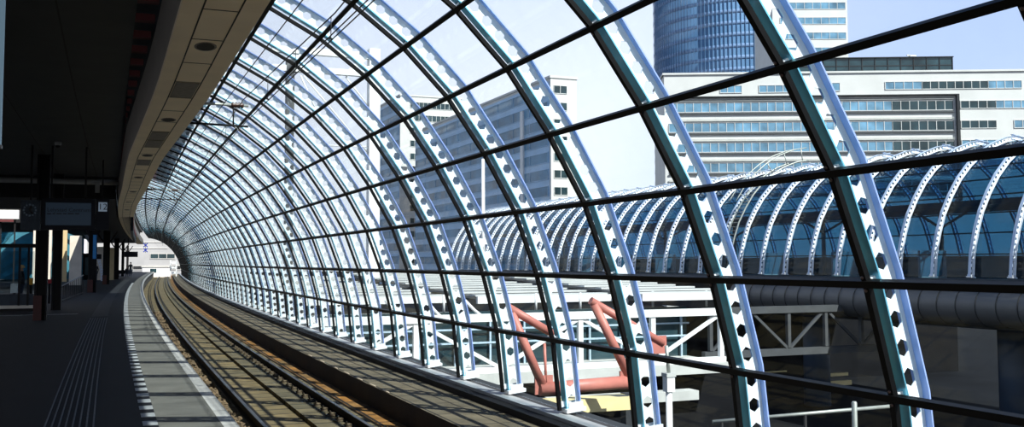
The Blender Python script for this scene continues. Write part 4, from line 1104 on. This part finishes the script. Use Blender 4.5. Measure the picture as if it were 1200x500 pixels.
# roof storey
rs = MB(); rs.obox(o0, ux, un, ZUP, (X(938), -12, top+.35), (X(1118), -3, ZZ(65))); g_ = rs.build('roof_storey', M['winglass_dark'], wo)
mb = MB()
for px in range(938, 1119, 15): mb.obox(o0, ux, un, ZUP, (X(px)-.06, -3, top+.35), (X(px)+.06, -2.85, ZZ(65)))
mb.obox(o0, ux, un, ZUP, (X(937), -12.2, ZZ(65)), (X(1119), -2.7, ZZ(64)))
mb.obox(o0, ux, un, ZUP, (X(938), -3, ZZ(74.5)), (X(1118), -2.9, ZZ(73.8)))
mb.build('roof_storey_frame', M['conc_dark'], g_)
q = o0+ux*X(1075)+un*(-6)
rc = empty('roof_crane', (q.x, q.y, ZZ(64)), 'tiny facade crane standing on the office roof storey', 'crane')
MB().tube([(q.x, q.y, ZZ(64)), (q.x, q.y, ZZ(58))], .16, 8).build('mast', M['steelgrey'], rc)
MB().bar((q.x-.6, q.y, ZZ(58.5)), (q.x+1.6, q.y, ZZ(58)), .22, .22).build('jib', M['white'], rc)
# round blue tower
D = 318.0
c = at(872, 60, D+30); rt = 115/F*D
tw = empty('round_tower', (c.x, c.y, ZG), 'tall round blue glass tower', 'building')
H = 118
MB().lathe((c.x, c.y, ZG), [(rt, 0), (rt, H)], 96).build('glass_skin', M['tower'], tw)
z = ZG+20; fl = 0
while z < H-2:
    mb = MB(); mb.lathe((c.x, c.y, z), [(rt+.01, 0), (rt+.06, .02), (rt+.06, 1.28), (rt+.01, 1.3)], 96); mb.build('floor_band', M['towerline'], tw); z += 3.75
mb = MB()
for k in range(150):
    t = 2*PI*k/150; u = Vector((math.cos(t), math.sin(t), 0))
    if u.y > .35: continue
    p = Vector((c.x, c.y, 0))+u*(rt+.16); mb.bar((p.x, p.y, ZG+20), (p.x, p.y, H-2), .12, .22, u)
mb.build('mullion_grid', M['tower'], tw)
# slab tower right of it
D = 268.0
o = at(906, 60, D); o0 = Vector((o.x, o.y, 0)); ux = (at(994, 60, D)-o); ux.z = 0; ux.normalize(); un = Vector((ux.y, -ux.x, 0)); MPP = D/F
st = empty('slab_tower', (o.x, o.y, ZG), 'white slab tower with ribbon windows right of the round tower', 'building')
W = 88*MPP; z0 = CAMH+(at(900, 8, D).z-CAMH)
MB().obox(o0, ux, un, ZUP, (0, -20, ZG), (W, 0, 108)).build('wall', M['facade'], st)
z = at(900, 46, D).z-4.1*6
while z < 104:
    band(st, o0, ux, un, 2, W-.5, z, z+1.9, M['winglass'], 2.2, .2); z += 4.1
# blue office building, long side parallel to the tracks
D = 205.0
def side_building(name, label, pxc, pytop, D, pxend, pxleft, topl, storey, wmat, dn):
    c = at(pxc, pytop, D); top = c.z; o0 = Vector((c.x, c.y, 0))
    # long side runs along +Y to the pixel pxleft
    r = ray(pxleft, 150); yl = c.x/r.x*r.y; L = yl-c.y
    e_ = at_y(pxend, pytop, c.y); W = e_.x-c.x
    b = empty(name, (c.x, c.y, ZG), label, 'building')
    MB().box((c.x, c.y, ZG), (c.x+max(W, 6), c.y+L, top)).build('wall', M['facade'], b)
    MB().box((c.x-.2, c.y-.2, top), (c.x+max(W, 6)+.2, c.y+L, top+.5)).build('parapet', M['facade'], b)
    o1 = Vector((c.x, c.y+L, 0)); uy = Vector((0, -1, 0)); nx = Vector((-1, 0, 0))
    skin = MB().obox(o1, uy, nx, ZUP, (0, 0, ZG), (L-.6, .06, top-.6)).build('side_facade', M['facade_shade'], b)
    z = top-storey
    k = 0
    while z > CAMH-2:
        band(b, o1+nx*.06, uy, nx, .5, L-1.2, z+.1, z+storey*.66, M['side_glass'], 9.0, .2, M['facade_shade'])
        band(b, o0, Vector((1, 0, 0)), Vector((0, -1, 0)), W*.16, W*.86, z+.3, z+storey*.58, M[wmat], 1.4, .2); z -= storey; k += 1
    return b, c, L, W
b3, c3, L3, W3 = side_building('blue_office_building', 'office building with a blue shade-tinted side and white end wall left of centre', 645, 91, 205.0, 667, 487, 0, 3.5, 'winglass_dark', 0)
MB().box((c3.x-.5, c3.y+13.5, ZG), (c3.x-.1, c3.y+15.0, c3.z-5)).build('pale_fin', M['white'], b3)
side_building('distant_office_building', 'distant white office block with dark windows behind the mast frame', 469, 112, 300.0, 541, 438, 0, 3.9, 'winglass_dark', 0)
# building across the tunnel mouth
o = at(120, 309, 245); e3 = at(225, 309, 245); ux = (e3-o).normalized(); ux.z = 0; un = Vector((ux.y, -ux.x, 0)); MPP = 245/F
o0 = Vector((o.x, o.y, 0))
M['endwall'] = pm('grey_white_facade', (.40, .41, .42), .8, 0, .08, .3)
mbd = empty('end_building', (o.x, o.y, ZG), 'white building with a window band beyond the tunnel mouth', 'building')
z = lambda py: at(170, py, 245).z
W = 108*MPP
MB().obox(o0, ux, un, ZUP, (-4, -12, ZG), (W, 0, z(268))).build('wall', M['endwall'], mbd)
band(mbd, o0, ux, un, (176-120)*MPP, (205-120)*MPP, z(303), z(297), M['winglass_dark'], 2.2)
band(mbd, o0, ux, un, (156-120)*MPP, (212-120)*MPP, z(316), z(311), M['conc_dark'], 3.0)
for py in (283, 290):
    band(mbd, o0, ux, un, (150-120)*MPP, (196-120)*MPP, z(py+.8), z(py), M['winglass'], 4)
# end-of-line barrier and clutter
p = at(203, 316, 176)
eb = empty('white_barrier', (p.x, p.y, ZRH-.2), 'white barrier frame beside the track at the tunnel mouth', 'barrier')
for dx in (-.5, .5): MB().box((p.x+dx-.08, p.y-.08, ZRH-.25), (p.x+dx+.08, p.y+.08, ZRH+3.0)).build('post', M['white'], eb)
for dz in (.6, 1.5, 2.4): MB().box((p.x-.6, p.y-.12, ZRH+dz), (p.x+.6, p.y-.08, ZRH+dz+.35)).build('board', M['white'], eb)
p = at(186, 313, 195)
eb = empty('white_cabin', (p.x, p.y, ZRH-.2), 'small white cabin beyond the end of the track', 'cabin')
MB().box((p.x-3, p.y, ZRH-.3), (p.x+2, p.y+3, ZRH+1.7)).build('body', M['white'], eb)
MB().box((p.x-3.2, p.y-.2, ZRH+1.7), (p.x+2.2, p.y+3.2, ZRH+1.9)).build('roof', M['conc_light'], eb)
MB().box((p.x-1.6, p.y-.03, ZRH+.6), (p.x-.4, p.y-.001, ZRH+1.4)).build('window', M['winglass_dark'], eb)

# ------------------------------------------------------------------ left-hand vault, glimpsed under the roof
YL = 100.0
A_ = at_y(-36, 322, YL)
for k in range(16):
    r = copy_tree(rib2); r.name = 'left_arch_rib'
    r.location = (A_.x, YL+k*1.3, .06); r.rotation_euler = (0, 0, PI)
    tag(r, 'small white arch rib of the left vault under the dark roof, %s from the front' % ordinal(k+1), 'arch rib', 'arch ribs of the left vault')
lsec = [Vector((A_.x-(p.x-BASE.x)-n_.x*.03, 0, p.z-BASE.z+.06+n_.z*.03)) for p, n_ in zip(SEC, SN)]
mb = MB()
for p, q in zip(lsec, lsec[1:]):
    mb.hexa([(p.x, YL, p.z), (p.x, YL+20, p.z), (q.x, YL+20, q.z), (q.x, YL, q.z), (p.x+.02, YL, p.z+.01), (p.x+.02, YL+20, p.z+.01), (q.x+.02, YL+20, q.z+.01), (q.x+.02, YL, q.z+.01)])
MB().box((A_.x-1, YL+21, 0), (A_.x+9, YL+21.4, 7)).thing('left_vault_sky_block', M['leftteal'], 'dark blue wall added to block the sky behind the left vault', 'wall')  # wall added to keep bright sky from showing through the left vault
mb.thing('left_vault_glass', glassmat('left_blue_glass', (.04, .20, .28), 1.3, .05, .06, (.03, .16, .22)), 'blue glazing of the left vault under the dark roof', 'glazing')

# ------------------------------------------------------------------ light
sun_d = bpy.data.lights.new('sun', 'SUN'); sun = bpy.data.objects.new('sun', sun_d); COL.objects.link(sun)
travel = Vector((-.315, .90, -1.0)).normalized()
sun.rotation_euler = travel.to_track_quat('-Z', 'Y').to_euler()
sun.location = (20, -30, 40)
sun_d.energy = 9.0; sun_d.angle = math.radians(.55); sun_d.color = (1.0, .95, .86)
w = bpy.data.worlds.new('sky'); scene.world = w; w.use_nodes = True
N, L = w.node_tree.nodes, w.node_tree.links
bg = N['Background']
tc = N.new('ShaderNodeTexCoord'); sx = N.new('ShaderNodeSeparateXYZ'); L.new(tc.outputs['Generated'], sx.inputs['Vector'])
rp_ = N.new('ShaderNodeValToRGB'); cr = rp_.color_ramp
cr.elements[0].position = 0.0; cr.elements[0].color = (.05, .06, .07, 1)
cr.elements[1].position = 1.0; cr.elements[1].color = (.05, .10, .24, 1)
for pos, col in ((.49, (.10, .11, .12)), (.50, (1.28, 1.29, 1.32)), (.58, (1.18, 1.19, 1.30)), (.64, (.95, 1.0, 1.2)), (.72, (.20, .32, .60))):
    e = cr.elements.new(pos); e.color = (*col, 1)
mz = N.new('ShaderNodeMapRange'); mz.inputs['From Min'].default_value = -1; mz.inputs['From Max'].default_value = 1
L.new(sx.outputs['Z'], mz.inputs['Value']); L.new(mz.outputs['Result'], rp_.inputs['Fac'])
# bluer towards the right-hand part of the sky
d = ray(1230, 60); d.z = 0; d.normalize()
vm = N.new('ShaderNodeVectorMath'); vm.operation = 'DOT_PRODUCT'; L.new(tc.outputs['Generated'], vm.inputs[0]); vm.inputs[1].default_value = d
mr = N.new('ShaderNodeMapRange'); mr.interpolation_type = 'SMOOTHSTEP'; mr.inputs['From Min'].default_value = .90; mr.inputs['From Max'].default_value = .985
L.new(vm.outputs['Value'], mr.inputs['Value'])
mx = N.new('ShaderNodeMix'); mx.data_type = 'RGBA'; mx.blend_type = 'MULTIPLY'
L.new(mr.outputs['Result'], mx.inputs['Factor']); L.new(rp_.outputs['Color'], mx.inputs[6]); mx.inputs[7].default_value = (.60, .70, .90, 1)
L.new(mx.outputs[2], bg.inputs['Color']); bg.inputs['Strength'].default_value = 1.0

vs = scene.view_settings
scene.display_settings.display_device = 'sRGB'
vs.view_transform = 'Standard'; vs.look = 'None'; vs.exposure = 0; vs.gamma = 1; vs.use_curve_mapping = False
